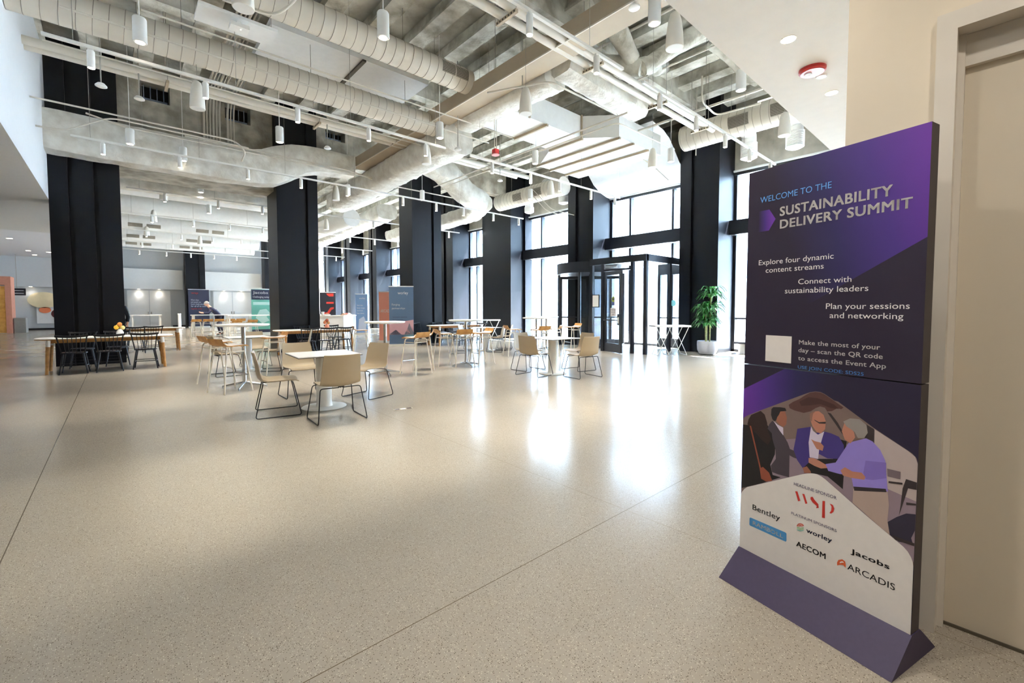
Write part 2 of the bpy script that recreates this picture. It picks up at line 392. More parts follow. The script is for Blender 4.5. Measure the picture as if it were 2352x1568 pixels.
# ------------------------------------------------------------------ welcome sign
TEXTS=[
 ('WELCOME TO THE',0.0615,1.7404,0.3145,0.0274,'skyblue',0,0.0019),
 ('SUSTAINABILITY',0.1583,1.6608,0.4308,0.0414,'white',1,0.0022),
 ('DELIVERY SUMMIT',0.1604,1.6018,0.4914,0.0397,'white',1,0.0025),
 ('Explore four dynamic',0.0621,1.4397,0.3307,0.0240,'white',0,-0.0012),
 ('content streams',0.0981,1.4004,0.2573,0.0237,'white',0,-0.0013),
 ('Connect with',0.2512,1.3376,0.2107,0.0234,'white',0,-0.0008),
 ('sustainability leaders',0.1927,1.2982,0.3295,0.0240,'white',0,-0.0013),
 ('Plan your sessions',0.3694,1.2253,0.2861,0.0234,'white',0,0.0018),
 ('and networking',0.3848,1.1857,0.2528,0.0232,'white',0,0.0037),
 ('Make the most of your',0.2622,1.0652,0.3063,0.0192,'white',0.5,0.0011),
 ('day – scan the QR code',0.2610,1.0296,0.3171,0.0192,'white',0.5,0.0008),
 ('to access the Event App',0.2609,0.9915,0.3288,0.0192,'white',0.5,0.0061),
 ('USE JOIN CODE: SDS25',0.2607,0.9549,0.2561,0.0138,'skyblue',0.5,0.0012),
 ('HEADLINE SPONSOR',0.2607,0.4158,0.1760,0.0133,'navy',0,0.0031),
 ('PLATINUM SPONSORS',0.2531,0.2775,0.1875,0.0115,'navy',0,0.0013),
 ('Bentley',0.0656,0.2219,0.1369,0.0259,'black',0.3,0.0062),
 ('RAMBOLL',0.0689,0.1480,0.1501,0.0187,'white',0.5,-0.0017),
 ('worley',0.3199,0.2220,0.1041,0.0198,'ink',0.8,0.0059),
 ('AECOM',0.2789,0.1402,0.1233,0.0237,'black',1,0.0025),
 ('Jacobs',0.4945,0.2136,0.1314,0.0199,'black',0.9,0.0046),
 ('ARCADIS',0.4848,0.1410,0.1608,0.0251,'black',0.1,0.0021),
]
POLYS=[
 ('panel','cream',[(-0.002,0.003),(-0.002,0.253),(0.001,0.273),(0.007,0.291),(0.019,0.310),(0.034,0.325),(0.296,0.479),(0.312,0.487),(0.328,0.494),(0.344,0.498),(0.359,0.499),(0.375,0.495),(0.390,0.488),(0.541,0.395),(0.666,0.324),(0.679,0.312),(0.689,0.296),(0.695,0.280),(0.698,0.262),(0.699,-0.004)]),
 ('photo','p_bg',[(0.001,0.663),(0.006,0.674),(0.023,0.687),(0.086,0.725),(0.294,0.843),(0.316,0.855),(0.338,0.862),(0.359,0.863),(0.376,0.857),(0.413,0.836),(0.428,0.834),(0.560,0.751),(0.667,0.693),(0.681,0.685),(0.693,0.671),(0.701,0.655),(0.698,0.263),(0.540,0.386),(0.392,0.486),(0.328,0.487),(0.034,0.317),(-0.002,0.252)]),
 ('p','p_floor',[(0.117,0.583),(0.385,0.674),(0.701,0.633),(0.700,0.280),(0.540,0.386),(0.392,0.486),(0.328,0.487),(0.081,0.352)]),
 ('p','p_brick',[(0.557,0.750),(0.667,0.692),(0.689,0.676),(0.700,0.651),(0.699,0.510),(0.608,0.526),(0.549,0.558)]),
 ('p','p_leaf',[(0.225,0.781),(0.245,0.799),(0.270,0.815),(0.295,0.837),(0.316,0.853),(0.338,0.860),(0.359,0.861),(0.376,0.855),(0.413,0.834),(0.449,0.813),(0.441,0.804),(0.427,0.806),(0.406,0.789),(0.388,0.783),(0.378,0.798),(0.359,0.800),(0.340,0.788),(0.322,0.771),(0.292,0.757),(0.252,0.760),(0.230,0.766)]),
 ('p','p_leaf2',[(0.271,0.804),(0.310,0.832),(0.348,0.834),(0.386,0.826),(0.414,0.818),(0.432,0.804),(0.401,0.801),(0.359,0.810),(0.316,0.796),(0.281,0.787)]),
 ('p','p_dark',[(0.388,0.780),(0.402,0.778),(0.430,0.744),(0.455,0.701),(0.449,0.699),(0.421,0.737)]),
 ('p','p_dark',[(0.532,0.761),(0.560,0.747),(0.562,0.611),(0.525,0.621)]),
 ('p','p_black',[(0.409,0.679),(0.465,0.674),(0.456,0.527),(0.421,0.531)]),
 ('p','p_black',[(0.000,0.636),(0.034,0.641),(0.046,0.655),(0.123,0.668),(0.153,0.635),(0.169,0.578),(0.168,0.532),(0.147,0.475),(0.160,0.429),(0.199,0.431),(0.111,0.372),(0.002,0.308)]),
 ('p','p_hair1',[(0.025,0.644),(0.030,0.669),(0.044,0.695),(0.092,0.725),(0.113,0.711),(0.126,0.674),(0.130,0.635),(0.149,0.600),(0.133,0.568),(0.103,0.582),(0.072,0.609),(0.041,0.625)]),
 ('p','p_strap',[(0.037,0.639),(0.045,0.639),(0.102,0.444),(0.095,0.439)]),
 ('p','p_strap',[(0.095,0.439),(0.111,0.453),(0.143,0.434),(0.159,0.400),(0.128,0.386),(0.104,0.392)]),
 ('p','p_grey',[(0.151,0.690),(0.136,0.668),(0.129,0.646),(0.150,0.629),(0.154,0.602),(0.170,0.555),(0.173,0.511),(0.150,0.471),(0.157,0.442),(0.188,0.441),(0.237,0.444),(0.236,0.547),(0.254,0.542),(0.315,0.538),(0.319,0.565),(0.269,0.573),(0.237,0.577),(0.226,0.604),(0.207,0.632),(0.182,0.670)]),
 ('p','p_shirt',[(0.157,0.690),(0.177,0.677),(0.203,0.669),(0.205,0.632),(0.186,0.652)]),
 ('p','p_skin2',[(0.168,0.709),(0.180,0.741),(0.210,0.747),(0.219,0.720),(0.217,0.687),(0.204,0.672),(0.185,0.679),(0.171,0.691)]),
 ('p','p_hair2',[(0.144,0.717),(0.145,0.745),(0.154,0.756),(0.185,0.762),(0.210,0.763),(0.216,0.751),(0.188,0.742),(0.181,0.724),(0.174,0.712),(0.169,0.694),(0.160,0.690),(0.151,0.697)]),
 ('p','p_black',[(0.291,0.515),(0.320,0.539),(0.362,0.569),(0.422,0.587),(0.440,0.563),(0.459,0.539),(0.457,0.469),(0.398,0.503),(0.351,0.499),(0.322,0.491)]),
 ('p','p_blue',[(0.267,0.679),(0.325,0.702),(0.335,0.675),(0.379,0.694),(0.405,0.693),(0.436,0.686),(0.455,0.656),(0.458,0.618),(0.439,0.592),(0.395,0.581),(0.362,0.590),(0.324,0.563),(0.320,0.539),(0.296,0.506),(0.270,0.536),(0.253,0.579),(0.261,0.630)]),
 ('p','p_shirt',[(0.325,0.704),(0.334,0.686),(0.354,0.674),(0.379,0.694),(0.371,0.659),(0.361,0.610),(0.358,0.568),(0.323,0.565),(0.317,0.629)]),
 ('p','p_skin1',[(0.319,0.740),(0.318,0.758),(0.331,0.772),(0.355,0.778),(0.374,0.766),(0.384,0.739),(0.382,0.705),(0.366,0.682),(0.349,0.684),(0.331,0.706),(0.324,0.725)]),
 ('p','p_hair3',[(0.319,0.740),(0.318,0.758),(0.331,0.772),(0.341,0.774),(0.332,0.763),(0.329,0.745),(0.328,0.726),(0.323,0.730)]),
 ('p','p_dark',[(0.337,0.737),(0.357,0.730),(0.384,0.738),(0.383,0.729),(0.358,0.724),(0.338,0.734)]),
 ('p','p_skin1',[(0.327,0.647),(0.343,0.642),(0.365,0.642),(0.379,0.630),(0.375,0.608),(0.351,0.610),(0.341,0.625)]),
 ('p','p_skin2',[(0.296,0.509),(0.313,0.520),(0.329,0.504),(0.331,0.496),(0.302,0.486)]),
 ('p','p_trous',[(0.495,0.486),(0.610,0.516),(0.616,0.465),(0.613,0.405),(0.621,0.349),(0.585,0.370),(0.534,0.402),(0.494,0.426)]),
 ('p','p_lilac',[(0.473,0.671),(0.491,0.681),(0.533,0.705),(0.555,0.698),(0.581,0.672),(0.599,0.634),(0.606,0.563),(0.611,0.515),(0.580,0.516),(0.495,0.493),(0.485,0.537),(0.443,0.529),(0.400,0.528),(0.388,0.554),(0.427,0.573),(0.453,0.628)]),
 ('p','p_lilac2',[(0.534,0.614),(0.602,0.627),(0.604,0.566),(0.561,0.544),(0.537,0.539),(0.528,0.563)]),
 ('p','p_belt',[(0.495,0.494),(0.604,0.524),(0.607,0.512),(0.499,0.478)]),
 ('p','p_skin1',[(0.454,0.747),(0.466,0.748),(0.490,0.719),(0.495,0.698),(0.479,0.669),(0.458,0.680),(0.446,0.712)]),
 ('p','p_hair4',[(0.450,0.754),(0.475,0.773),(0.508,0.777),(0.533,0.758),(0.538,0.728),(0.525,0.702),(0.505,0.698),(0.493,0.720),(0.480,0.728),(0.463,0.736)]),
 ('p','p_skin1',[(0.446,0.546),(0.462,0.564),(0.489,0.555),(0.522,0.561),(0.536,0.548),(0.532,0.535),(0.484,0.527),(0.456,0.527)]),
 ('p','p_skin1',[(0.319,0.560),(0.339,0.565),(0.363,0.561),(0.389,0.552),(0.396,0.539),(0.371,0.529),(0.345,0.532),(0.320,0.539)]),
 ('p','p_chair',[(0.606,0.605),(0.648,0.606),(0.648,0.577),(0.608,0.575)]),
 ('p','p_dark',[(0.656,0.545),(0.665,0.584),(0.701,0.582),(0.701,0.554),(0.672,0.551),(0.648,0.435),(0.652,0.479)]),
 ('p','p_dark',[(0.612,0.558),(0.655,0.566),(0.655,0.559),(0.612,0.550)]),
 ('p','p_dark',[(0.668,0.496),(0.701,0.502),(0.702,0.495),(0.669,0.486)]),
 ('p','p_bag',[(0.614,0.397),(0.642,0.429),(0.670,0.454),(0.700,0.462),(0.700,0.401),(0.687,0.367),(0.693,0.348),(0.651,0.336),(0.623,0.350)]),
 ('p','p_dark',[(0.628,0.352),(0.700,0.352),(0.699,0.341),(0.640,0.338)]),
 ('panel','cream',[(0.109,1.099),(0.231,1.099),(0.231,0.974),(0.109,0.974)]),
 ('logo','ramboll',[(0.051,0.172),(0.056,0.178),(0.229,0.180),(0.234,0.177),(0.235,0.143),(0.231,0.137),(0.055,0.136),(0.051,0.140)]),
 ('logo','red',[(0.267,0.390),(0.277,0.393),(0.291,0.355),(0.281,0.349)]),
 ('logo','red',[(0.298,0.390),(0.307,0.392),(0.321,0.355),(0.313,0.349)]),
 ('logo','red',[(0.334,0.389),(0.342,0.393),(0.349,0.383),(0.366,0.369),(0.368,0.353),(0.358,0.348),(0.360,0.358),(0.342,0.368),(0.333,0.379)]),
 ('logo','red',[(0.382,0.390),(0.392,0.393),(0.394,0.318),(0.382,0.316)]),
 ('logo','red',[(0.411,0.390),(0.423,0.388),(0.429,0.375),(0.426,0.359),(0.417,0.348),(0.411,0.348),(0.417,0.362),(0.418,0.379)]),
 ('logo','orange',[(0.446,0.149),(0.451,0.163),(0.465,0.173),(0.476,0.169),(0.479,0.155),(0.478,0.143),(0.470,0.150),(0.459,0.146),(0.447,0.137)]),
 ('logo','cream',[(0.455,0.152),(0.460,0.161),(0.467,0.165),(0.472,0.161),(0.465,0.159),(0.460,0.154)]),
 ('logo','red',[(0.278,0.232),(0.280,0.238),(0.283,0.244),(0.288,0.249),(0.293,0.252),(0.298,0.253),(0.303,0.253),(0.307,0.251),(0.309,0.247),(0.307,0.244),(0.304,0.248),(0.301,0.250),(0.297,0.250),(0.293,0.249),(0.289,0.246),(0.285,0.242),(0.282,0.237),(0.281,0.232)]),
 ('logo','orange',[(0.282,0.233),(0.283,0.237),(0.286,0.241),(0.289,0.245),(0.293,0.247),(0.297,0.248),(0.300,0.248),(0.303,0.246),(0.305,0.243),(0.302,0.241),(0.301,0.244),(0.299,0.245),(0.296,0.245),(0.293,0.244),(0.290,0.242),(0.288,0.240),(0.286,0.236),(0.285,0.233)]),
 ('logo','red',[(0.287,0.233),(0.288,0.236),(0.289,0.239),(0.291,0.241),(0.293,0.242),(0.296,0.243),(0.298,0.243),(0.299,0.241),(0.300,0.240),(0.298,0.238),(0.297,0.239),(0.296,0.239),(0.295,0.239),(0.294,0.239),(0.292,0.238),(0.291,0.237),(0.290,0.235),(0.290,0.234)]),
 ('logo','green',[(0.279,0.229),(0.294,0.231),(0.310,0.240),(0.308,0.236),(0.294,0.228),(0.280,0.226)]),
 ('logo','green',[(0.279,0.223),(0.294,0.225),(0.310,0.234),(0.308,0.230),(0.294,0.222),(0.281,0.221)]),
 ('logo','teal',[(0.279,0.217),(0.294,0.219),(0.310,0.228),(0.308,0.224),(0.294,0.216),(0.281,0.214)]),
 ('grad1','g1',[(0.000,1.900),(0.698,1.900),(0.684,1.493),(0.506,1.372),(0.007,1.240)]),
]
SCOL = dict(white=(236, 232, 230), skyblue=(98, 160, 230), navy=(62, 56, 96), black=(34, 30, 32), ink=(44, 50, 78), cream=(232, 226, 222), red=(206, 52, 44), orange=(226, 100, 52),
            green=(120, 190, 110), teal=(80, 180, 170), ramboll=(74, 150, 210), p_bg=(128, 108, 102), p_floor=(150, 130, 142), p_brick=(190, 174, 170), p_leaf=(92, 60, 56), p_leaf2=(74, 46, 44),
            p_dark=(58, 48, 50), p_black=(30, 25, 27), p_hair1=(50, 32, 30), p_strap=(150, 76, 54), p_grey=(74, 64, 74), p_shirt=(214, 202, 222), p_skin2=(162, 102, 80), p_hair2=(40, 34, 38),
            p_blue=(70, 56, 132), p_skin1=(192, 130, 108), p_hair3=(150, 110, 96), p_trous=(182, 160, 150), p_lilac=(150, 132, 214), p_lilac2=(132, 112, 196), p_belt=(50, 40, 44), p_hair4=(152, 144, 140), p_chair=(120, 104, 110), p_bag=(48, 42, 62))
def pm(c): return mat('print_' + c, SCOL[c], 0.62, var=0.03, scale=30)
def sign_board_material():
    m = bpy.data.materials.new('sign_print'); m.use_nodes = True; nt = m.node_tree; b = nt.nodes['Principled BSDF']; L = nt.links.new; N = nt.nodes.new
    b.inputs['Roughness'].default_value = 0.55
    tc = N('ShaderNodeTexCoord'); sp = N('ShaderNodeSeparateXYZ'); L(tc.outputs['Object'], sp.inputs[0])
    def mth(op, a, bb, clamp=False):
        n = N('ShaderNodeMath'); n.operation = op; n.use_clamp = clamp
        for i, x in enumerate((a, bb)):
            if isinstance(x, (int, float)): n.inputs[i].default_value = x
            elif x is not None: L(x, n.inputs[i])
        return n.outputs[0]
    u, v = sp.outputs[0], mth('SUBTRACT', sp.outputs[2], 0.12)
    def ramp(t, prev, cols, mask):
        r = N('ShaderNodeValToRGB'); e = r.color_ramp.elements; e[0].position = 0; e[0].color = lin(cols[0]) + (1,); e[1].position = 1; e[1].color = lin(cols[-1]) + (1,)
        for i, c in enumerate(cols[1:-1]): q = e.new((i + 1) / (len(cols) - 1)); q.color = lin(c) + (1,)
        L(t, r.inputs[0]); x = N('ShaderNodeMix'); x.data_type = 'RGBA'; L(mask, x.inputs['Factor']); L(prev, x.inputs[6]) if not isinstance(prev, tuple) else None
        if isinstance(prev, tuple): x.inputs[6].default_value = prev
        L(r.outputs[0], x.inputs[7]); return x.outputs[2]
    dark = lin((40, 30, 52)) + (1,)
    # printed violet field, upper right: above the slanted line through (0.702,1.49) and (0.506,1.372)
    line = mth('GREATER_THAN', v, mth('ADD', mth('MULTIPLY', u, 0.602), 1.0674))
    t = mth('MULTIPLY', mth('SUBTRACT', mth('ADD', mth('MULTIPLY', u, 0.92), mth('MULTIPLY', mth('SUBTRACT', v, 1.3), 0.25)), 0.25), 1.9, True)
    c1 = ramp(t, dark, [(40, 30, 52), (46, 38, 92), (72, 44, 134), (104, 46, 160)], line)
    # printed violet field, lower left
    l2 = mth('MULTIPLY', mth('LESS_THAN', v, mth('ADD', mth('MULTIPLY', u, 0.6266), 0.819)), mth('LESS_THAN', v, 0.948))
    t2 = mth('SUBTRACT', 1.0, mth('MULTIPLY', u, 2.6), True)
    c2 = ramp(t2, c1, [(38, 30, 58), (42, 36, 86), (76, 46, 136), (106, 48, 160)], l2)
    # chevron
    hx = mth('ABSOLUTE', mth('SUBTRACT', v, 1.652), None)
    ch = mth('MULTIPLY', mth('LESS_THAN', hx, 0.05), mth('MULTIPLY', mth('GREATER_THAN', u, 0.05), mth('LESS_THAN', u, mth('SUBTRACT', 0.1385, mth('MULTIPLY', hx, 0.62)))))
    t3 = mth('MULTIPLY', mth('SUBTRACT', u, 0.055), 15.0, True)
    c3 = ramp(t3, c2, [(40, 30, 52), (70, 40, 126), (106, 48, 160)], ch)
    L(c3, b.inputs['Base Color'])
    return m
LEAN = 0.017; SU = Vector((-0.242, -0.970, 0))
sign = thing('welcome_sign', 'tall purple freestanding welcome board for a sustainability delivery summit beside the door', 'sign', (2.358, 0.875, 0), atan2(SU.y, SU.x))
def bp(u, v, d=0.0):            # board face -> sign space; d is how far a print layer stands proud
    return (u, LEAN * v / 1.9 - d, 0.12 + v)
SW, SH, ST = 0.698, 1.9, 0.062
mb = MB()
for v0, v1 in ((0, 0.945), (0.95, 1.9)):
    vs = [bp(0, v0), bp(SW, v0), bp(SW, v1), bp(0, v1)]; vs += [(x, y + ST, z) for x, y, z in vs]
    mb.add(vs, [(0, 1, 2, 3), (4, 7, 6, 5), (0, 4, 5, 1), (1, 5, 6, 2), (2, 6, 7, 3), (3, 7, 4, 0)])
board = part('board', mb, mat('sign_core', (70, 62, 62), 0.7, var=0.05), sign)
mb = MB()
for v0, v1 in ((0, 0.945), (0.95, 1.9)): mb.add([bp(0, v0, .0006), bp(SW, v0, .0006), bp(SW, v1, .0006), bp(0, v1, .0006)], [(0, 1, 2, 3)])
part('printed_face', mb, sign_board_material(), board)
mb = MB(); hf = 0.16
mb.prism([(-0.155, 0.001), (0.0 - 0.004, 0.121), (ST + 0.004, 0.121), (ST + 0.145, 0.001)], 0, -0.004, SW + 0.004)
part('foot', mb, mat('sign_foot', (62, 52, 82), 0.6, var=0.08, scale=60), sign)
# printed photograph, sponsor panel and logos, all flat ink layers on the board
lay = 0.0008; groups = {}
mesh_layers = {'photo': [], 'p': [], 'panel': [], 'logo': []}
for nm, cn, pts in POLYS:
    if nm in mesh_layers: mesh_layers[nm].append((cn, pts))
def layer_mesh(name, items, d0, parent, step=0.00003, label=None):
    me = bpy.data.meshes.new(name); vs = []; fs = []; mi = []; cols = []
    for k, (cn, pts) in enumerate(items):
        o = len(vs); d = d0 + step * k; vs += [bp(max(0.0008, min(SW - 0.0008, u)), v, d) for u, v in pts]; fs.append(tuple(range(o, o + len(pts))))
        if cn not in cols: cols.append(cn)
        mi.append(cols.index(cn))
    me.from_pydata(vs, [], fs); me.update()
    for c in cols: me.materials.append(pm(c))
    for p, i in zip(me.polygons, mi): p.material_index = i
    bm = bmesh.new(); bm.from_mesh(me); bmesh.ops.triangulate(bm, faces=bm.faces)
    for f in bm.faces:
        if f.normal.y > 0: f.normal_flip()
    bm.to_mesh(me); bm.free()
    o = bpy.data.objects.new(name, me); COL.objects.link(o); o.parent = parent
    if label: o['label'] = label
    return o
layer_mesh('photograph_print', mesh_layers['photo'] + mesh_layers['p'], 0.0009, board)
for k, it in enumerate(mesh_layers['panel']): layer_mesh(('sponsor_panel', 'blank_card')[k], [it], 0.0030, board)
for k, it in enumerate(mesh_layers['logo']): layer_mesh('sponsor_logo', [it], 0.0034 + 0.00003 * k, board)
def text_mesh(s, bold):
    cu = bpy.data.curves.new('lettering', 'FONT'); cu.body = s; cu.size = 1.0; cu.resolution_u = 3; cu.fill_mode = 'FRONT'
    if bold: cu.space_character = 1.0 + 0.07 * bold
    o = bpy.data.objects.new('lettering', cu); COL.objects.link(o)
    me = bpy.data.meshes.new_from_object(o.evaluated_get(bpy.context.evaluated_depsgraph_get()))
    bpy.data.objects.remove(o)
    if bold:                                   # heavier strokes: the outline repeated a hair apart
        V0 = [v.co.copy() for v in me.vertices]; F0 = [tuple(p.vertices) for p in me.polygons]; vs = []; fs = []; b = 0.026 * bold
        for dx, dy in ((-b, -b * .6), (-b, b * .6), (b, -b * .6), (b, b * .6), (0, 0), (b, 0), (-b, 0)):
            n = len(vs); vs += [(v.x + dx, v.y + dy, 0) for v in V0]; fs += [tuple(i + n for i in f) for f in F0]
        me = bpy.data.meshes.new('lettering'); me.from_pydata(vs, [], fs); me.update()
    return me
CAPH = {}
def cap_of(bold):
    if bold not in CAPH: CAPH[bold] = max(v.co.y for v in text_mesh('E', bold).vertices)
    return CAPH[bold]
def lettering(s, x, v, w, cap, m, bold, parent, place, name='lettering'):
    me = text_mesh(s, bold); xs = [q.co.x for q in me.vertices]; x0, x1 = min(xs), max(xs)
    kx, ky = w / (x1 - x0), cap / cap_of(bold)
    for q in me.vertices: q.co = place(x + (q.co.x - x0) * kx, v + q.co.y * ky)
    me.materials.clear(); me.materials.append(m); me.name = name
    o = bpy.data.objects.new(name, me); COL.objects.link(o); o.parent = parent; return o
for s, u, v, w, cap, c, bd, dv in TEXTS:
    d = 0.0038 if v < 0.5 else 0.0016
    lettering(s, u, v + dv * 0.3, w, cap, pm(c), bd, board, lambda a, b, d=d: Vector(bp(a, b, d)))
# ------------------------------------------------------------------ furniture builders (+Y is where the sitter faces)
def shell_chair(label, loc, rz, group):
    t = thing('shell_chair', label, 'chair', loc, rz, group)
    prof = [(0.235, 0.425), (0.20, 0.440), (0.10, 0.440), (-0.02, 0.430), (-0.12, 0.425), (-0.18, 0.440), (-0.215, 0.480), (-0.232, 0.55), (-0.245, 0.65), (-0.262, 0.74), (-0.278, 0.805)]
    wid = [0.205, 0.215, 0.22, 0.225, 0.23, 0.235, 0.235, 0.228, 0.222, 0.215, 0.205]
    crv = [0.006, 0.010, 0.014, 0.02, 0.028, 0.035, 0.04, 0.04, 0.036, 0.03, 0.026]
    nx = 10; th = 0.011; vs = []; n = len(prof)
    for side in (0, 1):
        for i in range(n):
            y, z = prof[i]; a = prof[max(0, i - 1)]; b = prof[min(n - 1, i + 1)]
            ty, tz = b[0] - a[0], b[1] - a[1]; l = sqrt(ty * ty + tz * tz); ny, nz = tz / l, -ty / l      # front/up normal
            if nz < 0 and ny < 0: ny, nz = -ny, -nz
            for k in range(nx + 1):
                q = -1 + 2 * k / nx; off = crv[i] * q * q - (th if side else 0)
                vs.append((q * wid[i], y + ny * off, z + nz * off))
    fs = []; m = nx + 1; o = n * m
    for i in range(n - 1):
        for k in range(nx):
            a, b, c, d = i * m + k, i * m + k + 1, (i + 1) * m + k + 1, (i + 1) * m + k
            fs.append((a, b, c, d)); fs.append((o + a, o + d, o + c, o + b))
    for k in range(nx): fs.append((k, o + k, o + k + 1, k + 1)); e = (n - 1) * m; fs.append((e + k, e + k + 1, o + e + k + 1, o + e + k))
    for i in range(n - 1):
        for e in (0, nx): fs.append((i * m + e, (i + 1) * m + e, o + (i + 1) * m + e, o + i * m + e))
    part('seat_shell', MB().add(vs, fs), M_TAN, t, True)
    mb = MB(); mb2 = MB()
    for s in (-1, 1):
        mb = MB()
        mb.tube(bend([(s * 0.02, 0.16, 0.418), (s * 0.235, 0.17, 0.412), (s * 0.285, 0.255, 0.008), (s * 0.285, -0.255, 0.008), (s * 0.235, -0.17, 0.412), (s * 0.02, -0.165, 0.408)], 0.035, 4), 0.0065, 6)
        part('sled_leg', mb, M_WIRE, t, True)
    for y in (0.16, -0.165): mb2.tube([(-0.03, y, 0.416), (0.03, y, 0.416)], 0.0075, 6)
    mb2.tube([(0, 0.16, 0.416), (0, -0.165, 0.409)], 0.0065, 6)
    part('under_frame', mb2, M_WIRE, t, True)
    return t
def bar_stool(label, loc, rz, group):
    t = thing('bar_stool', label, 'bar stool', loc, rz, group)
    prof = [(0.20, 0.752), (0.17, 0.765), (0.05, 0.765), (-0.08, 0.760), (-0.14, 0.768), (-0.18, 0.792), (-0.205, 0.83), (-0.222, 0.872)]
    mb = MB(); n = len(prof); vs = []
    for d in (0.0, -0.016):
        for y, z in prof: vs += [(-0.2, y, z + d), (0.2, y, z + d)]
    fs = []
    for i in range(n - 1):
        a = 2 * i; fs.append((a, a + 1, a + 3, a + 2)); b = 2 * n + 2 * i; fs.append((b, b + 2, b + 3, b + 1))
        fs.append((a, a + 2, b + 2, b)); fs.append((a + 1, b + 1, b + 3, a + 3))
    e = 2 * (n - 1); fs.append((0, 2 * n, 2 * n + 1, 1)); fs.append((e, e + 1, 2 * n + e + 1, 2 * n + e))
    part('seat', MB().add(vs, fs), M_OAK, t, True)
    vs2 = []
    for y, z in prof[1:-2]: vs2 += [(-0.19, y, z + 0.0025), (0.19, y, z + 0.0025)]
    k = len(prof[1:-2]); part('seat_laminate', MB().add(vs2, [(2 * i, 2 * i + 1, 2 * i + 3, 2 * i + 2) for i in range(k - 1)]), M_WALNUT, t, True)
    for sx in (-1, 1):
        for sy in (-1, 1):
            part('leg', MB().tube(bend([(sx * 0.05, sy * 0.12, 0.742), (sx * 0.165, sy * 0.135, 0.735), (sx * 0.235, sy * 0.225, 0.0)], 0.06, 4), [0.0125] * 7 + [0.011], 8), M_SLEG, t, True)
    z = 0.27; q = [(-0.21, 0.19, z), (0.21, 0.19, z)]
    part('footrest', MB().tube(q, 0.009, 8), M_STEEL, t, True)
    mb = MB(); mb.tube([(-0.178, -0.15, 0.66), (0.178, -0.15, 0.66)], 0.009, 6); mb.tube([(-0.178, 0.15, 0.66), (-0.178, -0.15, 0.66)], 0.009, 6); mb.tube([(0.178, 0.15, 0.66), (0.178, -0.15, 0.66)], 0.009, 6)
    part('stretcher', mb, M_SLEG, t, True)
    return t
def spindle_chair(label, loc, rz, group):
    t = thing('spindle_chair', label, 'chair', loc, rz, group)
    pts = [(0.21 * cos(a) * (1 if abs(cos(a)) < 0.9 else 1), 0.20 * sin(a)) for a in [2 * pi * k / 20 for k in range(20)]]
    pts = [(max(-0.2, min(0.2, x * 1.12)), y) for x, y in pts]
    part('seat', MB().prism(pts, 2, 0.425, 0.45), M_BLACKW, t, True)
    cr = [(-0.245 + 0.49 * k / 8, -0.275 - 0.04 * (1 - ((k - 4) / 4) ** 2), 0.80 + 0.018 * abs((k - 4) / 4) ** 2) for k in range(9)]
    mb = MB()
    for dz in (0, 0.014, 0.028): mb.tube([(x, y, z - dz) for x, y, z in cr], 0.011, 6)
    part('crest_rail', mb, M_BLACKW, t, True)
    for s in (-1, 1): part('back_post', MB().tube([(s * 0.175, -0.15, 0.44), (s * 0.225, -0.27, 0.80)], 0.0125, 7), M_BLACKW, t, True)
    for k in range(5):
        q = -0.11 + 0.055 * k; part('spindle', MB().tube([(q, -0.17 - 0.012 * (2 - abs(k - 2)), 0.44), (q * 1.22, -0.295, 0.79)], 0.0065, 6), M_BLACKW, t, True)
    for sx in (-1, 1):
        for sy in (-1, 1): part('leg', MB().tube([(sx * 0.15, sy * 0.14, 0.43), (sx * 0.215, sy * 0.21, 0.0)], [0.017, 0.012], 8), M_BLACKW, t, True)
    mb = MB()
    for sx in (-1, 1): mb.tube([(sx * 0.19, -0.185, 0.165), (sx * 0.19, 0.185, 0.165)], 0.009, 6)
    mb.tube([(-0.19, 0, 0.165), (0.19, 0, 0.165)], 0.009, 6); mb.tube([(-0.185, -0.18, 0.22), (0.185, -0.18, 0.22)], 0.008, 6)
    part('stretcher', mb, M_BLACKW, t, True)
    return t
def square_table(label, loc, rz, group, size=0.80, h=0.74):
    t = thing('square_table', label, 'table', loc, rz, group)
    s = size / 2
    part('tabletop', MB().box(-s, s, -s, s, h - 0.010, h), M_TOP, t)
    part('edge_band', MB().box(-s - .001, s + .001, -s - .001, s + .001, h - 0.018, h - 0.010), M_EDGE, t)
    mb = MB(); mb.lathe([(0.0, h - 0.02), (0.12, h - 0.022), (0.13, h - 0.03), (0.10, h - 0.05), (0.098, 0.06), (0.105, 0.03), (0.11, 0.014)], seg=28, cap=False)
    part('pedestal', mb, M_TBASE, t, True)
    part('base', MB().lathe([(0.285, 0.0), (0.29, 0.006), (0.28, 0.014), (0.1, 0.018)], seg=40), M_TBASE, t, True)
    return t
def bar_table(label, loc, rz, group, h=1.07, r=0.40):
    t = thing('bar_table', label, 'bar table', loc, rz, group)
    part('tabletop', MB().lathe([(r - 0.02, h - 0.035), (r, h - 0.02), (r, h - 0.004), (r - 0.005, h)], seg=44), M_TOP, t, True)
    part('post', MB().lathe([(0.032, 0.06), (0.032, h - 0.035)], seg=14), M_STEEL, t, True)
    part('mounting_plate', MB().lathe([(0.11, h - 0.05), (0.11, h - 0.035)], seg=16), M_STEEL, t)
    for k in range(4):
        a = pi / 4 + k * pi / 2
        part('foot', MB().tube([(0.02 * cos(a), 0.02 * sin(a), 0.085), (0.30 * cos(a), 0.30 * sin(a), 0.035), (0.33 * cos(a), 0.33 * sin(a), 0.03), (0.335 * cos(a), 0.335 * sin(a), 0.0)], [0.022, 0.016, 0.015, 0.013], 8), M_STEEL, t, True)
    return t
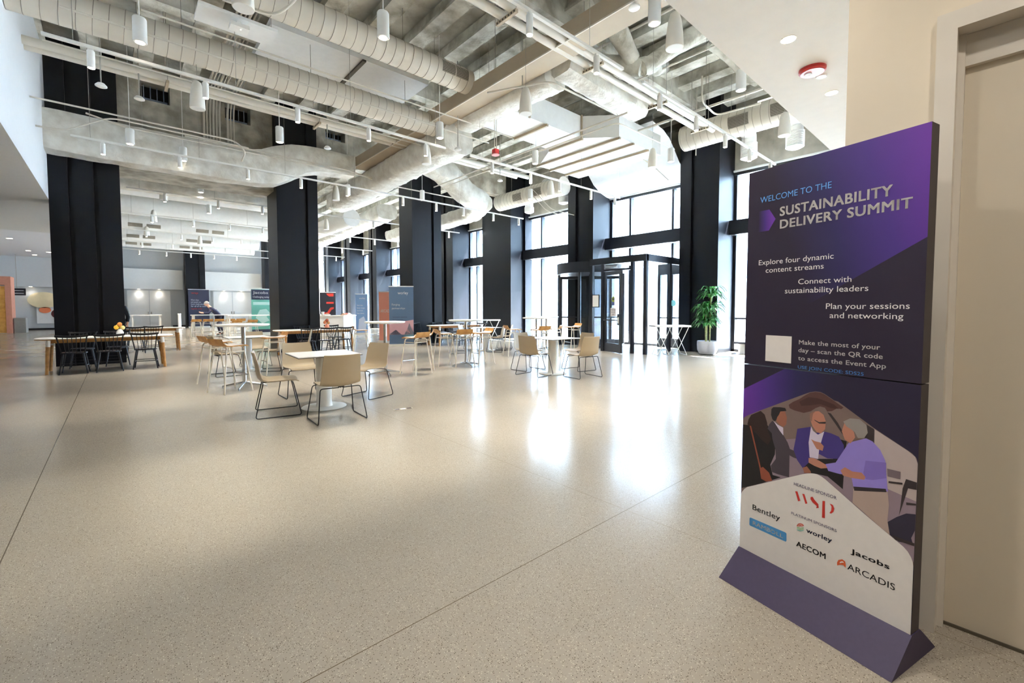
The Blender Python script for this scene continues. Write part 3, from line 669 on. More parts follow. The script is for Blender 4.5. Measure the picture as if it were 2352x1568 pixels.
def long_table(label, loc, rz, group, L=2.3, Wd=0.86, h=0.74):
    t = thing('long_table', label, 'table', loc, rz, group)
    pts = []
    for k in range(28):
        a = 2 * pi * k / 28; c, s = cos(a), sin(a); p = 0.35
        pts.append((L / 2 * abs(c) ** p * (1 if c > 0 else -1), Wd / 2 * abs(s) ** 0.55 * (1 if s > 0 else -1)))
    part('tabletop', MB().prism(pts, 2, h - 0.016, h), M_TOP, t)
    part('wood_edge', MB().prism([(x * 0.995, y * 0.995) for x, y in pts], 2, h - 0.034, h - 0.016), M_TWOOD, t)
    mb = MB()
    for y in (-0.3, 0.3): mb.box(-L / 2 + 0.25, L / 2 - 0.25, y - 0.014, y + 0.014, h - 0.10, h - 0.034)
    for x in (-L / 2 + 0.25, L / 2 - 0.25): mb.box(x - 0.014, x + 0.014, -0.3, 0.3, h - 0.10, h - 0.034)
    part('apron', mb, M_TWOOD, t)
    for sx in (-1, 1):
        for sy in (-1, 1):
            x, y = sx * (L / 2 - 0.22), sy * 0.34
            lg = part('leg', MB().tube([(x, y, h - 0.17), (x + sx * 0.03, y + sy * 0.02, 0)], [0.036, 0.028], 10), M_TWOOD, t, True)
            part('leg_bracket', MB().tube([(x - sx * 0.01, y - sy * 0.01, h - 0.036), (x, y, h - 0.17)], 0.039, 10), M_TBASE, lg, True)
    return t
def trestle_table(label, loc, rz, group, L=0.9, Wd=0.5, h=0.90):
    t = thing('trestle_table', label, 'table', loc, rz, group)
    part('tabletop', MB().box(-L / 2, L / 2, -Wd / 2, Wd / 2, h - 0.05, h), M_TOP, t)
    for s in (-1, 1):
        for y in (-1, 1):
            for d in (-1, 1):
                part('leg', MB().tube([(s * L * 0.25 + d * L * 0.2, y * Wd * 0.4, h - 0.05), (s * L * 0.25 - d * L * 0.16, y * Wd * 0.4, 0.008)], 0.009, 6), M_TBASE, t, True)
    mb = MB()
    for s in (-1, 1):
        for d in (-1, 1): mb.tube([(s * L * 0.25 + d * L * 0.16, -Wd * 0.4, 0.01), (s * L * 0.25 + d * L * 0.16, Wd * 0.4, 0.01)], 0.009, 6)
    part('floor_bar', mb, M_TBASE, t, True)
    return t

HEAD = lambda dx, dy: atan2(dy, dx) - pi / 2       # rotation that makes +Y point along (dx, dy)
GC = 'tan shell chairs on black sled frames'
CH = [((1.52, 6.26), (0.5, -0.1), 'tan shell chair seen side on, left of the nearest square table'),
      ((1.98, 5.45), (0.03, 0.5), 'tan shell chair with its back to the viewer, in front of the nearest square table'),
      ((2.855, 6.55), (-0.5, -0.18), 'tan shell chair drawn up to the right side of the nearest square table'),
      ((2.13, 7.32), (0.0, -1), 'tan shell chair facing the viewer behind the nearest square table'),
      ((6.27, 6.33), (0.6, 0.07), 'tan shell chair left of the square table in front of the entrance doors'),
      ((6.72, 6.98), (0.0, -1), 'tan shell chair half hidden behind the left chair of the table before the entrance doors'),
      ((7.53, 6.22), (-0.5, 0.1), 'tan shell chair on the far right side of the table before the entrance doors'),
      ((6.80, 5.51), (0.085, 0.5), 'tan shell chair nearest the viewer at the table before the entrance doors'),
      ((1.62, 10.6), (1, 0.1), 'tan shell chair mostly hidden behind the white bar stool at far left'),
      ((2.40, 11.75), (0, -1), 'tan shell chair left of the steel post of the nearest bar table'),
      ((2.50, 10.75), (-0.6, 0.3), 'tan shell chair right of the steel post of the nearest bar table'),
      ((3.50, 12.1), (-1, 0.3), 'lone tan shell chair before the long table at the second black column'),
      ((8.85, 10.62), (-0.35, 0.5), 'left of the two tan shell chairs seen from behind at the round table by the wide pier'),
      ((9.5, 11.0), (-0.5, 0.5), 'right of the two tan shell chairs seen from behind at the round table by the wide pier'),
      ((8.45, 11.6), (0.4, -0.6), 'tan shell chair behind the post of the middle bar table')]
c0 = None
for (x, y), (dx, dy), lab in CH:
    if c0 is None: c0 = shell_chair(lab, (x, y, 0), HEAD(dx, dy), GC)
    else: dup(c0, (x, y, 0), HEAD(dx, dy), lab, GC)
GT = 'square white pedestal tables'
q0 = square_table('nearest square white pedestal table ringed by four tan shell chairs', (2.09, 6.22, 0), radians(-4), GT)
dup(q0, (6.72, 6.24, 0), radians(-3), 'square white pedestal table with four tan chairs in front of the entrance doors', GT)
dup(q0, (2.10, 11.1, 0), radians(0), 'square white table behind the nearest bar table', GT)
dup(q0, (8.86, 11.15, 0), radians(0), 'square white pedestal table in front of the wide sunlit pier', GT)
GB = 'round white bar tables'
b0 = bar_table('round white bar table at left behind the nearest square table', (1.60, 8.70, 0), radians(20), GB, h=1.09)
dup(b0, (4.06, 8.42, 0), radians(35), 'round white bar table in front of the grey pull-up banner', GB)
dup(b0, (6.08, 8.42, 0), radians(32), 'round white bar table ringed by three stools, left of the entrance doors', GB)
dup(b0, (8.95, 8.95, 0), radians(20), 'round white bar table with oak stools beside the revolving door', GB)
dup(b0, (10.3, 9.85, 0), radians(10), 'small far round bar table against the window left of the revolving door', GB)
GS = 'oak bar stools on cream tube legs'
ST_ = [((1.34, 8.42), (0.9, 0.35), 'oak bar stool nearest at left, its curved back lip towards the viewer'),
       ((1.30, 9.45), (0.9, 0.2), 'oak bar stool standing just behind the leftmost stool'),
       ((2.42, 10.15), (-1, -0.05), 'oak bar stool with a raised orange back lip, right of the left bar table'),
       ((4.58, 8.10), (-0.25, 0.9), 'oak bar stool with a bright orange lip at the bar table by the pull-up banner'),
       ((5.02, 8.55), (-0.9, 0.5), 'second oak bar stool tucked right of the table by the pull-up banner'),
       ((5.02, 11.9), (1, -0.3), 'pale bar stool at the right end of the middle long table'),
       ((5.78, 8.88), (1, -0.25), 'oak bar stool on the left of the stool-ringed bar table'),
       ((6.02, 8.50), (0.25, 1), 'oak bar stool in the middle, back lip square to the viewer'),
       ((6.62, 8.50), (-1, 0.15), 'oak bar stool on the right of the stool-ringed bar table'),
       ((8.40, 9.35), (1, -0.4), 'oak bar stool left of the bar table by the revolving door'),
       ((8.72, 8.55), (0.2, 1), 'oak bar stool in front of the bar table by the revolving door'),
       ((9.45, 8.72), (-0.4, 0.8), 'oak bar stool with pale orange back right of the bar table by the revolving door'),
       ((10.9, 9.25), (-1, 0.3), 'small pale far stool at the window left of the revolving door')]
s0 = None
for (x, y), (dx, dy), lab in ST_:
    if s0 is None: s0 = bar_stool(lab, (x, y, 0), HEAD(dx, dy), GS)
    else: dup(s0, (x, y, 0), HEAD(dx, dy), lab, GS)
GL = 'long white tables with wooden legs'
l0 = long_table('long white table with wooden legs in front of the leftmost black column', (-0.16, 13.48, 0), 0, GL)
dup(l0, (4.42, 13.72, 0), 0, 'long white table with wooden legs in front of the second black column', GL)
dup(l0, (9.52, 13.82, 0), 0, 'long white table with wooden legs in front of the third black column', GL)
dup(l0, (0.55, 18.6, 0), 0, 'long white table half hidden behind the leftmost black column', GL)
GW = 'black spindle back chairs'
SP = [((-0.70, 13.02), (0.05, 1), 'black spindle chair at the left end of the leftmost long table'),
      ((-0.16, 13.0), (-0.05, 1), 'black spindle chair in the middle of the near side of the leftmost long table'),
      ((0.46, 13.1), (0.1, 1), 'black spindle chair at the right end of the leftmost long table, windows showing through its spindles'),
      ((-0.62, 14.2), (0, -1), 'black spindle chair on the far side of the leftmost long table, left'),
      ((-0.02, 14.25), (0, -1), 'black spindle chair on the far side of the leftmost long table, below the vase'),
      ((0.40, 17.75), (0.05, 1), 'black spindle chair at the table half hidden behind the leftmost column'),
      ((0.80, 18.0), (-0.1, 1), 'second black spindle chair at the table half hidden behind the leftmost column'),
      ((3.98, 13.1), (0.05, 1), 'black spindle chair at the left of the middle long table'),
      ((4.50, 13.15), (0, 1), 'black spindle chair below the orange dried flowers on the middle long table'),
      ((5.02, 13.2), (0.1, 1), 'black spindle chair at the right end of the middle long table'),
      ((4.3, 14.42), (0, -1), 'black spindle chair behind the middle long table beneath the column, left'),
      ((5.25, 14.45), (0.1, -1), 'black spindle chair behind the middle long table at its right end'),
      ((8.42, 14.5), (0.3, -1), 'black spindle chair left of the right-hand long table, in shade'),
      ((9.35, 13.25), (0, 1), 'black spindle chair in front of the right-hand long table'),
      ((9.3, 14.5), (0, -1), 'black spindle chair behind the right-hand long table near the third column'),
      ((9.95, 14.5), (0, -1), 'black spindle chair behind the right-hand long table, middle'),
      ((10.2, 13.3), (0.1, 1), 'black spindle chair at the right end of the right-hand long table')]
w0 = None
for (x, y), (dx, dy), lab in SP:
    if w0 is None: w0 = spindle_chair(lab, (x, y, 0), HEAD(dx, dy), GW)
    else: dup(w0, (x, y, 0), HEAD(dx, dy), lab, GW)
tr0 = trestle_table('white trestle table with crossed legs between the entrance glass and the column', (11.9, 6.45, 0), radians(-38), 'white trestle tables', L=1.05, h=0.86)
dup(tr0, (12.3, 15.3, 0), radians(-38), 'white trestle table with crossed legs against the wide pier', 'white trestle tables')
# vase with blossoms, and dried flowers
def vase(label, loc, mv, mf, kind):
    t = thing('flower_vase', label, 'vase', loc, 0)
    part('vase', MB().lathe([(0.02, 0), (0.062, 0.02), (0.07, 0.06), (0.055, 0.11), (0.03, 0.14), (0.028, 0.15)], seg=18), mv, t, True)
    for k, (dx, dy, dz, c) in enumerate(((-0.06, 0, 0.19, 0), (0.05, 0.02, 0.18, 1), (0.0, -0.02, 0.26, 2), (-0.02, 0.03, 0.22, 0))):
        mb = MB(); r = 0.042
        mb.grid(lambda a, b: (dx + r * sin(pi * b) * cos(2 * pi * a) * (1 + 0.25 * sin(10 * pi * a)), dy + r * sin(pi * b) * sin(2 * pi * a), dz + r * 1.2 * cos(pi * b)), 14, 7)
        f = part('blossom', mb, mf[c % len(mf)], t, True)
        part('stem', MB().tube([(0, 0, 0.14), (dx, dy, dz - 0.02)], 0.004, 5), M_STEM, f)
    return t
vase('white vase with yellow blossoms on the leftmost long table', (0.03, 13.62, 0.74), M_WHITE,
     (mat('bloom_yellow', (240, 190, 50), 0.6, var=0.1), mat('bloom_cream', (248, 226, 150), 0.6, var=0.1), mat('bloom_orange', (206, 130, 50), 0.6, var=0.1)), 0)
vase('coral vase with dried orange flowers on the middle long table', (4.78, 13.85, 0.74), mat('coral_vase', (226, 140, 112), 0.5, var=0.05),
     (mat('dried_orange', (206, 118, 70), 0.7, var=0.2), mat('dried_tan', (186, 138, 82), 0.7, var=0.2), mat('dried_rust', (172, 84, 56), 0.7, var=0.2)), 1)
# floor outlet box
t = thing('floor_outlet', 'flush metal outlet strip let into the floor right of the nearest chairs', 'floor outlet', (2.83, 5.36, 0), radians(-12))
part('plate', MB().box(-0.13, 0.13, -0.04, 0.04, 0, 0.003), mat('outlet_plate', (180, 168, 150), 0.5, var=0.05), t)
for k in range(3): part('socket_cover', MB().box(-0.115 + 0.08 * k, -0.05 + 0.08 * k, -0.028, 0.028, 0.003, 0.005), M_WHITE if k == 1 else M_STEEL, t)
# potted plant
t = thing('potted_plant', 'tall green cane plant in a rounded grey planter beside the right black column', 'plant', (12.72, 5.72, 0))
part('planter', MB().lathe([(0.12, 0), (0.22, 0.03), (0.27, 0.14), (0.28, 0.30), (0.275, 0.40), (0.26, 0.40), (0.255, 0.36)], seg=32, cap=False), M_POT, t, True)
mb = MB(); mb.lathe([(0.0, 0.375), (0.12, 0.385), (0.258, 0.37)], seg=24, cap=False); part('pebbles', mb, M_STONE, t, True)
rng = random.Random(3)
for k, (dx, dy, h) in enumerate(((-0.07, 0.02, 1.25), (0.03, -0.05, 1.75), (0.08, 0.06, 1.0))):
    cane = part('cane', MB().tube([(dx, dy, 0.36), (dx * 1.1, dy * 1.1, h * 0.6), (dx * 1.3, dy * 1.2, h)], 0.022, 8), M_STEM, t, True)
    mb = MB()
    for tier in ([h, h - 0.1, h - 0.42] if k < 2 else [h, h - 0.12]):
        for j in range(20):
            a = 2 * pi * (j / 20 + rng.random() * 0.06); L_ = 0.30 + 0.12 * rng.random(); rise = 0.20 * rng.random() + 0.04; wd = 0.042
            c, s = cos(a), sin(a); vs = []; n = 6
            for q in range(n + 1):
                u = q / n; r = 0.02 + L_ * u; z = tier + rise * sin(u * 2.1) * 1.4 - 0.20 * u * u; w = wd * sin(pi * (0.08 + 0.92 * u) ** 0.8) + 0.002
                for e in (-1, 0, 1): vs.append((dx * 1.2 + c * r - s * w * e, dy * 1.2 + s * r + c * w * e, z + (0.012 if e else 0)))
            fs = []
            for q in range(n):
                for e in (0, 1): fs.append((3 * q + e, 3 * q + e + 1, 3 * q + e + 4, 3 * q + e + 3))
            mb.add(vs, fs)
    part('foliage', mb, M_LEAF, cane, True)
# bench by the window
t = thing('window_bench', 'low dark bench with white legs at the window right of the plant', 'bench', (13.75, 4.55, 0))
part('seat', MB().box(-0.25, 0.25, -0.7, 0.75, 0.30, 0.36), M_BLACKW, t); part('panel', MB().box(0.18, 0.25, -0.7, 0.75, 0.06, 0.30), M_BLACKW, t)
for y in (-0.6, 0.0, 0.6): part('leg', MB().box(-0.22, 0.2, y - 0.02, y + 0.02, 0, 0.30), M_WHITE, t)
# ------------------------------------------------------------------ entrance: glazed vestibule and revolving door
ve = thing('entrance_vestibule', 'black framed glass entrance vestibule projecting into the hall, its swing door ajar', 'entrance', (11.45, 6.95, 0))
def V(x0, x1, y0, y1, z0, z1): return MB().box(x0 - 11.45, x1 - 11.45, y0 - 6.95, y1 - 6.95, z0, z1)
for n, (y0, y1, w) in enumerate(((6.92, 7.02, 0.10), (7.36, 7.45, 0.09), (8.42, 8.52, 0.09), (8.86, 8.96, 0.09))):
    part('post', V(11.40, 11.50, y0, y1, 0, 2.92), M_FRAME, ve)
part('header', V(11.38, 11.52, 6.92, 8.96, 2.72, 2.92), M_FRAME, ve)
part('door_rail', V(11.40, 11.50, 7.45, 8.42, 2.50, 2.56), M_FRAME, ve)
part('side_header', V(11.5, 14.2, 6.92, 7.02, 2.72, 2.92), M_FRAME, ve)
part('side_post', V(12.75, 12.85, 6.92, 7.02, 0, 2.72), M_FRAME, ve)
part('roof', V(11.5, 14.2, 7.0, 8.9, 2.86, 2.91), M_WHITE, ve)
part('side_glass', V(11.5, 14.2, 6.96, 6.975, 0.05, 2.72), M_GLASS, ve)
part('sidelight', V(11.44, 11.455, 7.02, 7.36, 0.04, 2.72), M_GLASS, ve)
part('sidelight', V(11.44, 11.455, 8.52, 8.86, 0.04, 2.72), M_GLASS, ve)
part('door_closer', V(11.34, 11.40, 7.9, 8.3, 2.60, 2.66), M_STEEL, ve)
# outer leaf on the facade line and transom bars
part('outer_frame', V(14.16, 14.26, 6.95, 7.05, 0, 2.9), M_FRAME, ve); part('outer_frame', V(14.16, 14.26, 8.05, 8.15, 0, 2.9), M_FRAME, ve)
part('outer_rail', V(14.16, 14.26, 7.05, 8.05, 0.0, 0.3), M_FRAME, ve); part('outer_rail', V(14.16, 14.26, 7.05, 8.05, 2.5, 2.9), M_FRAME, ve)
part('push_bar', V(14.08, 14.12, 7.1, 8.0, 1.0, 1.04), M_FRAME, ve)
dl = part('swing_door', MB(), M_FRAME, ve); bpy.data.objects.remove(dl)
mb = MB(); wl = 0.95
mb.box(-0.025, 0.025, -wl, -wl + 0.11, 0.01, 2.48); mb.box(-0.025, 0.025, -0.11, 0, 0.01, 2.48); mb.box(-0.025, 0.025, -wl + 0.11, -0.11, 0.01, 0.28); mb.box(-0.025, 0.025, -wl + 0.11, -0.11, 2.36, 2.48)
dl = part('swing_door', mb, M_FRAME, ve); dl.location = (0, 8.42 - 6.95, 0); dl.rotation_euler = (0, 0, radians(-22))
part('pane', MB().box(-0.006, 0.006, -wl + 0.11, -0.11, 0.28, 2.36), M_GLASS, dl)
part('push_bar', MB().tube([(-0.06, -wl + 0.03, 0.99), (-0.06, -0.05, 0.99)], 0.018, 8), M_FRAME, dl)
part('lock_box', MB().box(-0.075, -0.025, -wl + 0.0, -wl + 0.13, 0.85, 1.18), M_FRAME, dl)
part('card_reader', MB().box(-0.085, -0.075, -wl + 0.035, -wl + 0.085, 0.9, 1.08), M_WHITE, dl)
# paper notice and round decal on the leaf
part('paper_notice', MB().box(-0.012, -0.008, -0.66, -0.37, 1.10, 1.36), mat('notice_paper', (214, 210, 214), 0.7, var=0.02), dl)
for k, s in enumerate(('PLEASE USE', 'REVOLVING', 'DOORS')):
    w = 0.05 * len(s) * 0.45
    lettering(s, 0, 0, w, 0.034, mat('notice_ink', (70, 64, 80), 0.7, var=0.02), 0.4, dl, lambda a, b, k=k, w=w: Vector((-0.0135, -0.515 + w / 2 - a, 1.285 - 0.07 * k + b)))
mb = MB(); mb.tube([(-0.012, -0.515, 1.62), (-0.008, -0.515, 1.62)], 0.085, 24); part('round_decal', mb, mat('decal_green', (150, 170, 60), 0.6, var=0.1), dl)
part('decal_base', MB().box(-0.011, -0.008, -0.59, -0.44, 1.44, 1.56), mat('decal_blue', (60, 80, 150), 0.6, var=0.1), dl)
part('decal_band', MB().box(-0.014, -0.012, -0.58, -0.45, 1.60, 1.65), mat('decal_dark', (50, 60, 50), 0.6, var=0.1), dl)
tag(part('door_decal', MB().tube([(14.14, 7.55, 1.52), (14.144, 7.55, 1.52)], 0.1, 24), mat('decal_teal', (120, 190, 190), 0.6, var=0.1)), 'round pale teal decal stuck on the outer glass door', 'decal')
rv = thing('revolving_door', 'round black framed revolving door left of the glass vestibule', 'revolving door', (12.75, 10.0, 0))
R = 1.16
mb = MB()
def arc(r, z, a0, a1, n=18): return [(r * cos(a0 + (a1 - a0) * k / n), r * sin(a0 + (a1 - a0) * k / n), z) for k in range(n + 1)]
part('canopy', MB().lathe([(R + 0.04, 2.56), (R + 0.04, 2.92)], seg=40), M_FRAME, rv, True)
for a0, a1 in ((radians(20), radians(118)), (radians(-160), radians(-62))):
    mb = MB(); mb.grid(lambda u, v: (R * cos(a0 + (a1 - a0) * u), R * sin(a0 + (a1 - a0) * u), 0.12 + 2.44 * v), 16, 1); part('curved_glass', mb, M_GLASS, rv, True)
    mb = MB(); mb.tube(arc(R, 0.06, a0, a1), 0.06, 6); part('bottom_rail', mb, M_FRAME, rv)
    for a in (a0, a1): part('jamb_post', MB().tube([(R * cos(a), R * sin(a), 0), (R * cos(a), R * sin(a), 2.56)], 0.05, 8), M_FRAME, rv)
part('centre_post', MB().tube([(0, 0, 0), (0, 0, 2.56)], 0.05, 10), M_FRAME, rv)
for k in range(4):
    a = radians(38 + 90 * k); c, s = cos(a), sin(a); mb = MB(); r0, r1 = 0.08, R - 0.08
    for ra, rb, za, zb in ((r0, r0 + 0.07, 0.02, 2.5), (r1 - 0.07, r1, 0.02, 2.5), (r0, r1, 0.02, 0.24), (r0, r1, 2.4, 2.5), (r0, r1, 1.0, 1.05)):
        n = (-s * 0.022, c * 0.022); vs = [(r * c + q * n[0], r * s + q * n[1], z) for r, z in ((ra, za), (rb, za), (rb, zb), (ra, zb)) for q in (-1, 1)]
        mb.add(vs, [(0, 2, 4, 6), (1, 7, 5, 3), (0, 1, 3, 2), (2, 3, 5, 4), (4, 5, 7, 6), (6, 7, 1, 0)])
    w = part('door_wing', mb, M_FRAME, rv)
    part('pane', MB().add([((r0 + .05) * c, (r0 + .05) * s, 0.2), ((r1 - .05) * c, (r1 - .05) * s, 0.2), ((r1 - .05) * c, (r1 - .05) * s, 2.42), ((r0 + .05) * c, (r0 + .05) * s, 2.42)], [(0, 1, 2, 3)]), M_GLASS, w)
tag(part('framed_notice', MB().box(11.36, 11.39, 8.56, 8.83, 1.38, 1.78), M_FRAME), 'small framed white notice on the post between revolving door and swing door', 'notice')
part('paper', MB().box(11.352, 11.36, 8.58, 8.81, 1.40, 1.76), M_WHITE, bpy.data.objects['framed_notice'])

# ------------------------------------------------------------------ pull-up banners
def banner(label, x, y, rz, w, h, m, texts=(), extra=None):
    t = thing('pullup_banner', label, 'banner', (x, y, 0), rz, 'pull-up banners')
    g = part('print', MB().box(-w / 2, w / 2, -0.004, 0.004, 0.08, h), m, t)
    part('top_rail', MB().box(-w / 2 - 0.01, w / 2 + 0.01, -0.015, 0.015, h, h + 0.035), M_WHITE, t)
    part('base', MB().box(-w / 2 - 0.02, w / 2 + 0.02, -0.09, 0.09, 0, 0.085), M_TBASE, t)
    part('pole', MB().tube([(0, 0.03, 0.08), (0, 0.02, h)], 0.012, 6), M_STEEL, t)
    for s, u, v, tw, cap, c, bd in texts:
        lettering(s, u, v, tw, cap, pm(c), bd, g, lambda a, b: Vector((a, -0.0055, b)))
    if extra:
        for pts, c in extra: part('printed_shape', MB().add([(a, -0.0050, b) for a, b in pts], [tuple(range(len(pts)))]), pm(c), g)
    return t
SCOL.update(bn_navy=(44, 46, 72), bn_slate=(92, 116, 146), bn_pink=(214, 168, 176), bn_teal=(104, 150, 168), bn_coral=(238, 156, 132), bn_lblue=(120, 150, 190), bn_jade=(104, 178, 160), bn_mint=(190, 224, 214), bn_grey=(190, 196, 210), bn_dk=(38, 40, 54))
FACE = radians(-35)
banner('grey-blue pull-up banner with pink mountain print leaning by the third black column', 7.55, 14.35, FACE, 0.85, 2.12, pm('bn_slate'),
       (('worley', -0.12, 1.86, 0.36, 0.10, 'white', .5), ('Forging', -0.33, 1.46, 0.28, 0.07, 'white', .1), ('partnerships', -0.33, 1.33, 0.46, 0.07, 'white', .1), ('Innovative solutions', -0.30, 1.03, 0.5, 0.045, 'bn_navy', 0), ('for a complex', -0.30, 0.93, 0.36, 0.045, 'bn_navy', 0), ('world', -0.30, 0.83, 0.16, 0.045, 'bn_navy', 0)),
       (([(-0.42, 0.42), (-0.42, 0.8), (-0.3, 0.92), (0.1, 0.9), (0.42, 0.95), (0.42, 0.42)], 'bn_pink'), ([(0.02, 0.3), (0.2, 0.62), (0.27, 0.84), (0.34, 0.66), (0.42, 0.5), (0.42, 0.3)], 'bn_teal'), ([(-0.42, 0.3), (-0.42, 0.44), (-0.2, 0.6), (-0.02, 0.44), (0.3, 0.34), (0.42, 0.3)], 'bn_slate')))
banner('coral pull-up banner with vertical lettering behind the grey-blue banner', 7.95, 16.3, radians(-62), 0.75, 2.0, pm('bn_coral'),
       (('ARCADIS', -0.3, 1.2, 0.5, 0.12, 'white', 0),))
banner('slim grey-blue pull-up banner with white text lines beside the far window piers', 9.6, 22.6, FACE, 0.62, 2.1, pm('bn_lblue'),
       (('worley', -0.12, 1.86, 0.3, 0.09, 'white', .5), ('Smart ideas', -0.24, 1.5, 0.3, 0.06, 'white', .5), ('Better designs', -0.24, 1.36, 0.4, 0.06, 'white', .5), ('Good results', -0.24, 1.22, 0.3, 0.06, 'white', .5), ('Faster delivery', -0.24, 1.08, 0.36, 0.06, 'white', .5)),
       (([(-0.2, 0.2), (-0.14, 0.8), (0.1, 0.95), (0.24, 0.6), (0.2, 0.2)], 'bn_grey'),))
banner('dark banner with large red lettering turned on its side beyond the white counter', 9.8, 28.2, FACE, 0.95, 2.35, pm('bn_dk'), (),
       (([(-0.08, 2.3), (0.36, 2.3), (0.36, 2.12), (0.1, 2.12), (-0.02, 2.2)], 'red'), ([(-0.08, 1.78), (0.36, 1.78), (0.36, 1.66), (-0.08, 1.66)], 'red'), ([(0.0, 1.2), (0.16, 1.42), (0.36, 1.46), (0.36, 1.34), (0.22, 1.28), (0.1, 1.08), (-0.06, 1.06)], 'red'), ([(-0.3, 1.0), (-0.2, 1.12), (0.1, 1.12), (0.1, 1.0)], 'red')))
banner('dark navy pull-up banner with white text block before the far column at left', 4.45, 39.2, radians(2), 1.25, 2.75, pm('bn_navy'),
       (('wsp', -0.45, 2.45, 0.42, 0.14, 'red', .5), ('Where ideas', -0.48, 1.95, 0.48, 0.11, 'bn_grey', .8), ('and people can', -0.48, 1.8, 0.6, 0.11, 'bn_grey', .8), ('future ready places', -0.48, 1.65, 0.8, 0.11, 'bn_grey', .8), ('for all of us now', -0.48, 1.5, 0.9, 0.11, 'bn_grey', .8), ('together today', -0.48, 1.33, 0.66, 0.1, 'red', .8)))
banner('navy and jade pull-up banner half hidden by the second black column', 5.55, 25.5, radians(2), 0.95, 2.35, pm('bn_jade'),
       (('Jacobs', -0.4, 2.12, 0.7, 0.13, 'white', 1), ('Challenging today', -0.4, 1.92, 0.75, 0.09, 'white', .8)),
       (([(-0.47, 1.82), (-0.47, 2.33), (0.47, 2.33), (0.47, 1.82)], 'bn_navy'), ([(-0.3, 0.9), (-0.1, 1.3), (0.2, 1.35), (0.4, 1.1), (0.2, 0.95), (0.35, 0.75), (0, 0.6)], 'bn_mint'), ([(-0.4, 1.55), (-0.4, 1.7), (0.4, 1.7), (0.4, 1.55)], 'bn_mint'), ([(-0.47, 0.1), (-0.47, 0.3), (0.47, 0.3), (0.47, 0.1)], 'bn_navy')))
# ------------------------------------------------------------------ white counter with food, far hall furniture
ct = thing('serving_counter', 'white angled serving counter right of the second black column', 'counter', (8.35, 22.4, 0))
mb = MB(); mb.prism([(-1.6, 0.9), (0.0, -0.55), (0.9, 0.25), (1.6, 1.6), (1.1, 2.0), (0.4, 0.9), (-0.2, 0.35), (-1.2, 1.4)], 2, 0, 0.98); part('body', mb, M_WHITE, ct)
mb = MB(); mb.prism([(-1.66, 0.9), (0.0, -0.62), (0.96, 0.22), (1.68, 1.6), (1.1, 2.08), (0.4, 0.96), (-0.2, 0.4), (-1.2, 1.46)], 2, 0.98, 1.02); part('worktop', mb, M_TOP, ct)
rng = random.Random(11)
FOOD = (('bread basket', 'wicker', (170, 118, 84)), ('pastry tray', 'pastry', (204, 160, 130)), ('fruit tray', 'fruit', (186, 90, 76)), ('napkin stack', 'napkin', (236, 232, 228)), ('cup stack', 'cup', (240, 238, 236)))
for k in range(9):
    u = k / 8; px, py = (6.95 + 1.3 * u, 23.1 - 1.05 * u) if k < 6 else (8.55 + 0.25 * (k - 6), 22.35 + 0.3 * (k - 6))
    nm, mm, c = FOOD[k % 5]; t = thing(nm.replace(' ', '_'), '%s, %s from the left on the white serving counter' % (nm, ORD[k]), nm.split()[0] if k % 5 != 4 else 'cups', (px, py, 1.02))
    m = mat('food_' + mm, c, 0.6, rgb2=tuple(int(q * .8) for q in c), scale=30)
    if k % 5 == 4: part('cup', MB().lathe([(0.06, 0), (0.075, 0.18)], seg=14), m, t, True)
    else: part('tray', MB().box(-0.13, 0.13, -0.1, 0.1, 0, 0.05), M_WHITE if k % 2 else m, t); part('contents', MB().lathe([(0.1, 0.05), (0.08, 0.1), (0.0, 0.12)], seg=12, cap=False), m, t, True)
GH = 'high white bar tables in the far hall'
def high_table(label, loc, L, group=GH):
    t = thing('high_table', label, 'bar table', loc, 0, group)
    part('tabletop', MB().box(-L / 2, L / 2, -0.35, 0.35, 1.03, 1.07), M_TOP, t)
    for sx in (-1, 1):
        for sy in (-1, 1): part('leg', MB().box(sx * (L / 2 - 0.08) - 0.03, sx * (L / 2 - 0.08) + 0.03, sy * 0.28 - 0.03, sy * 0.28 + 0.03, 0, 1.03), M_TBASE, t)
    part('foot_rail', MB().box(-L / 2 + 0.1, L / 2 - 0.1, -0.02, 0.02, 0.2, 0.24), M_TBASE, t)
    return t
high_table('long high white table where the man in the dark jacket leans', (3.95, 26.2, 0), 2.6)
high_table('high white table right of the leaning man, nearer the second column', (4.75, 23.4, 0), 2.2)
high_table('small high white table behind the leftmost column', (1.05, 28.0, 0), 1.2)
for k, (x, y) in enumerate(((2.75, 25.4), (3.2, 25.4), (3.65, 25.4), (4.1, 25.4), (4.55, 25.4), (3.9, 22.6), (4.5, 22.6))):
    dup(s0, (x, y, 0), HEAD(0, 1), '%s oak bar stool from the left in the row along the far high white tables' % ORD[k], 'bar stools along the far high tables')
t = thing('barrier_post', 'short white barrier post standing on the open floor by the far doors', 'post', (3.1, 37.0, 0))
part('post', MB().lathe([(0.09, 0.0), (0.09, 0.95), (0.1, 0.96), (0.1, 1.05)], seg=14), M_WHITE, t, True); part('base', MB().lathe([(0.18, 0), (0.18, 0.03)], seg=16), M_WHITE, t)
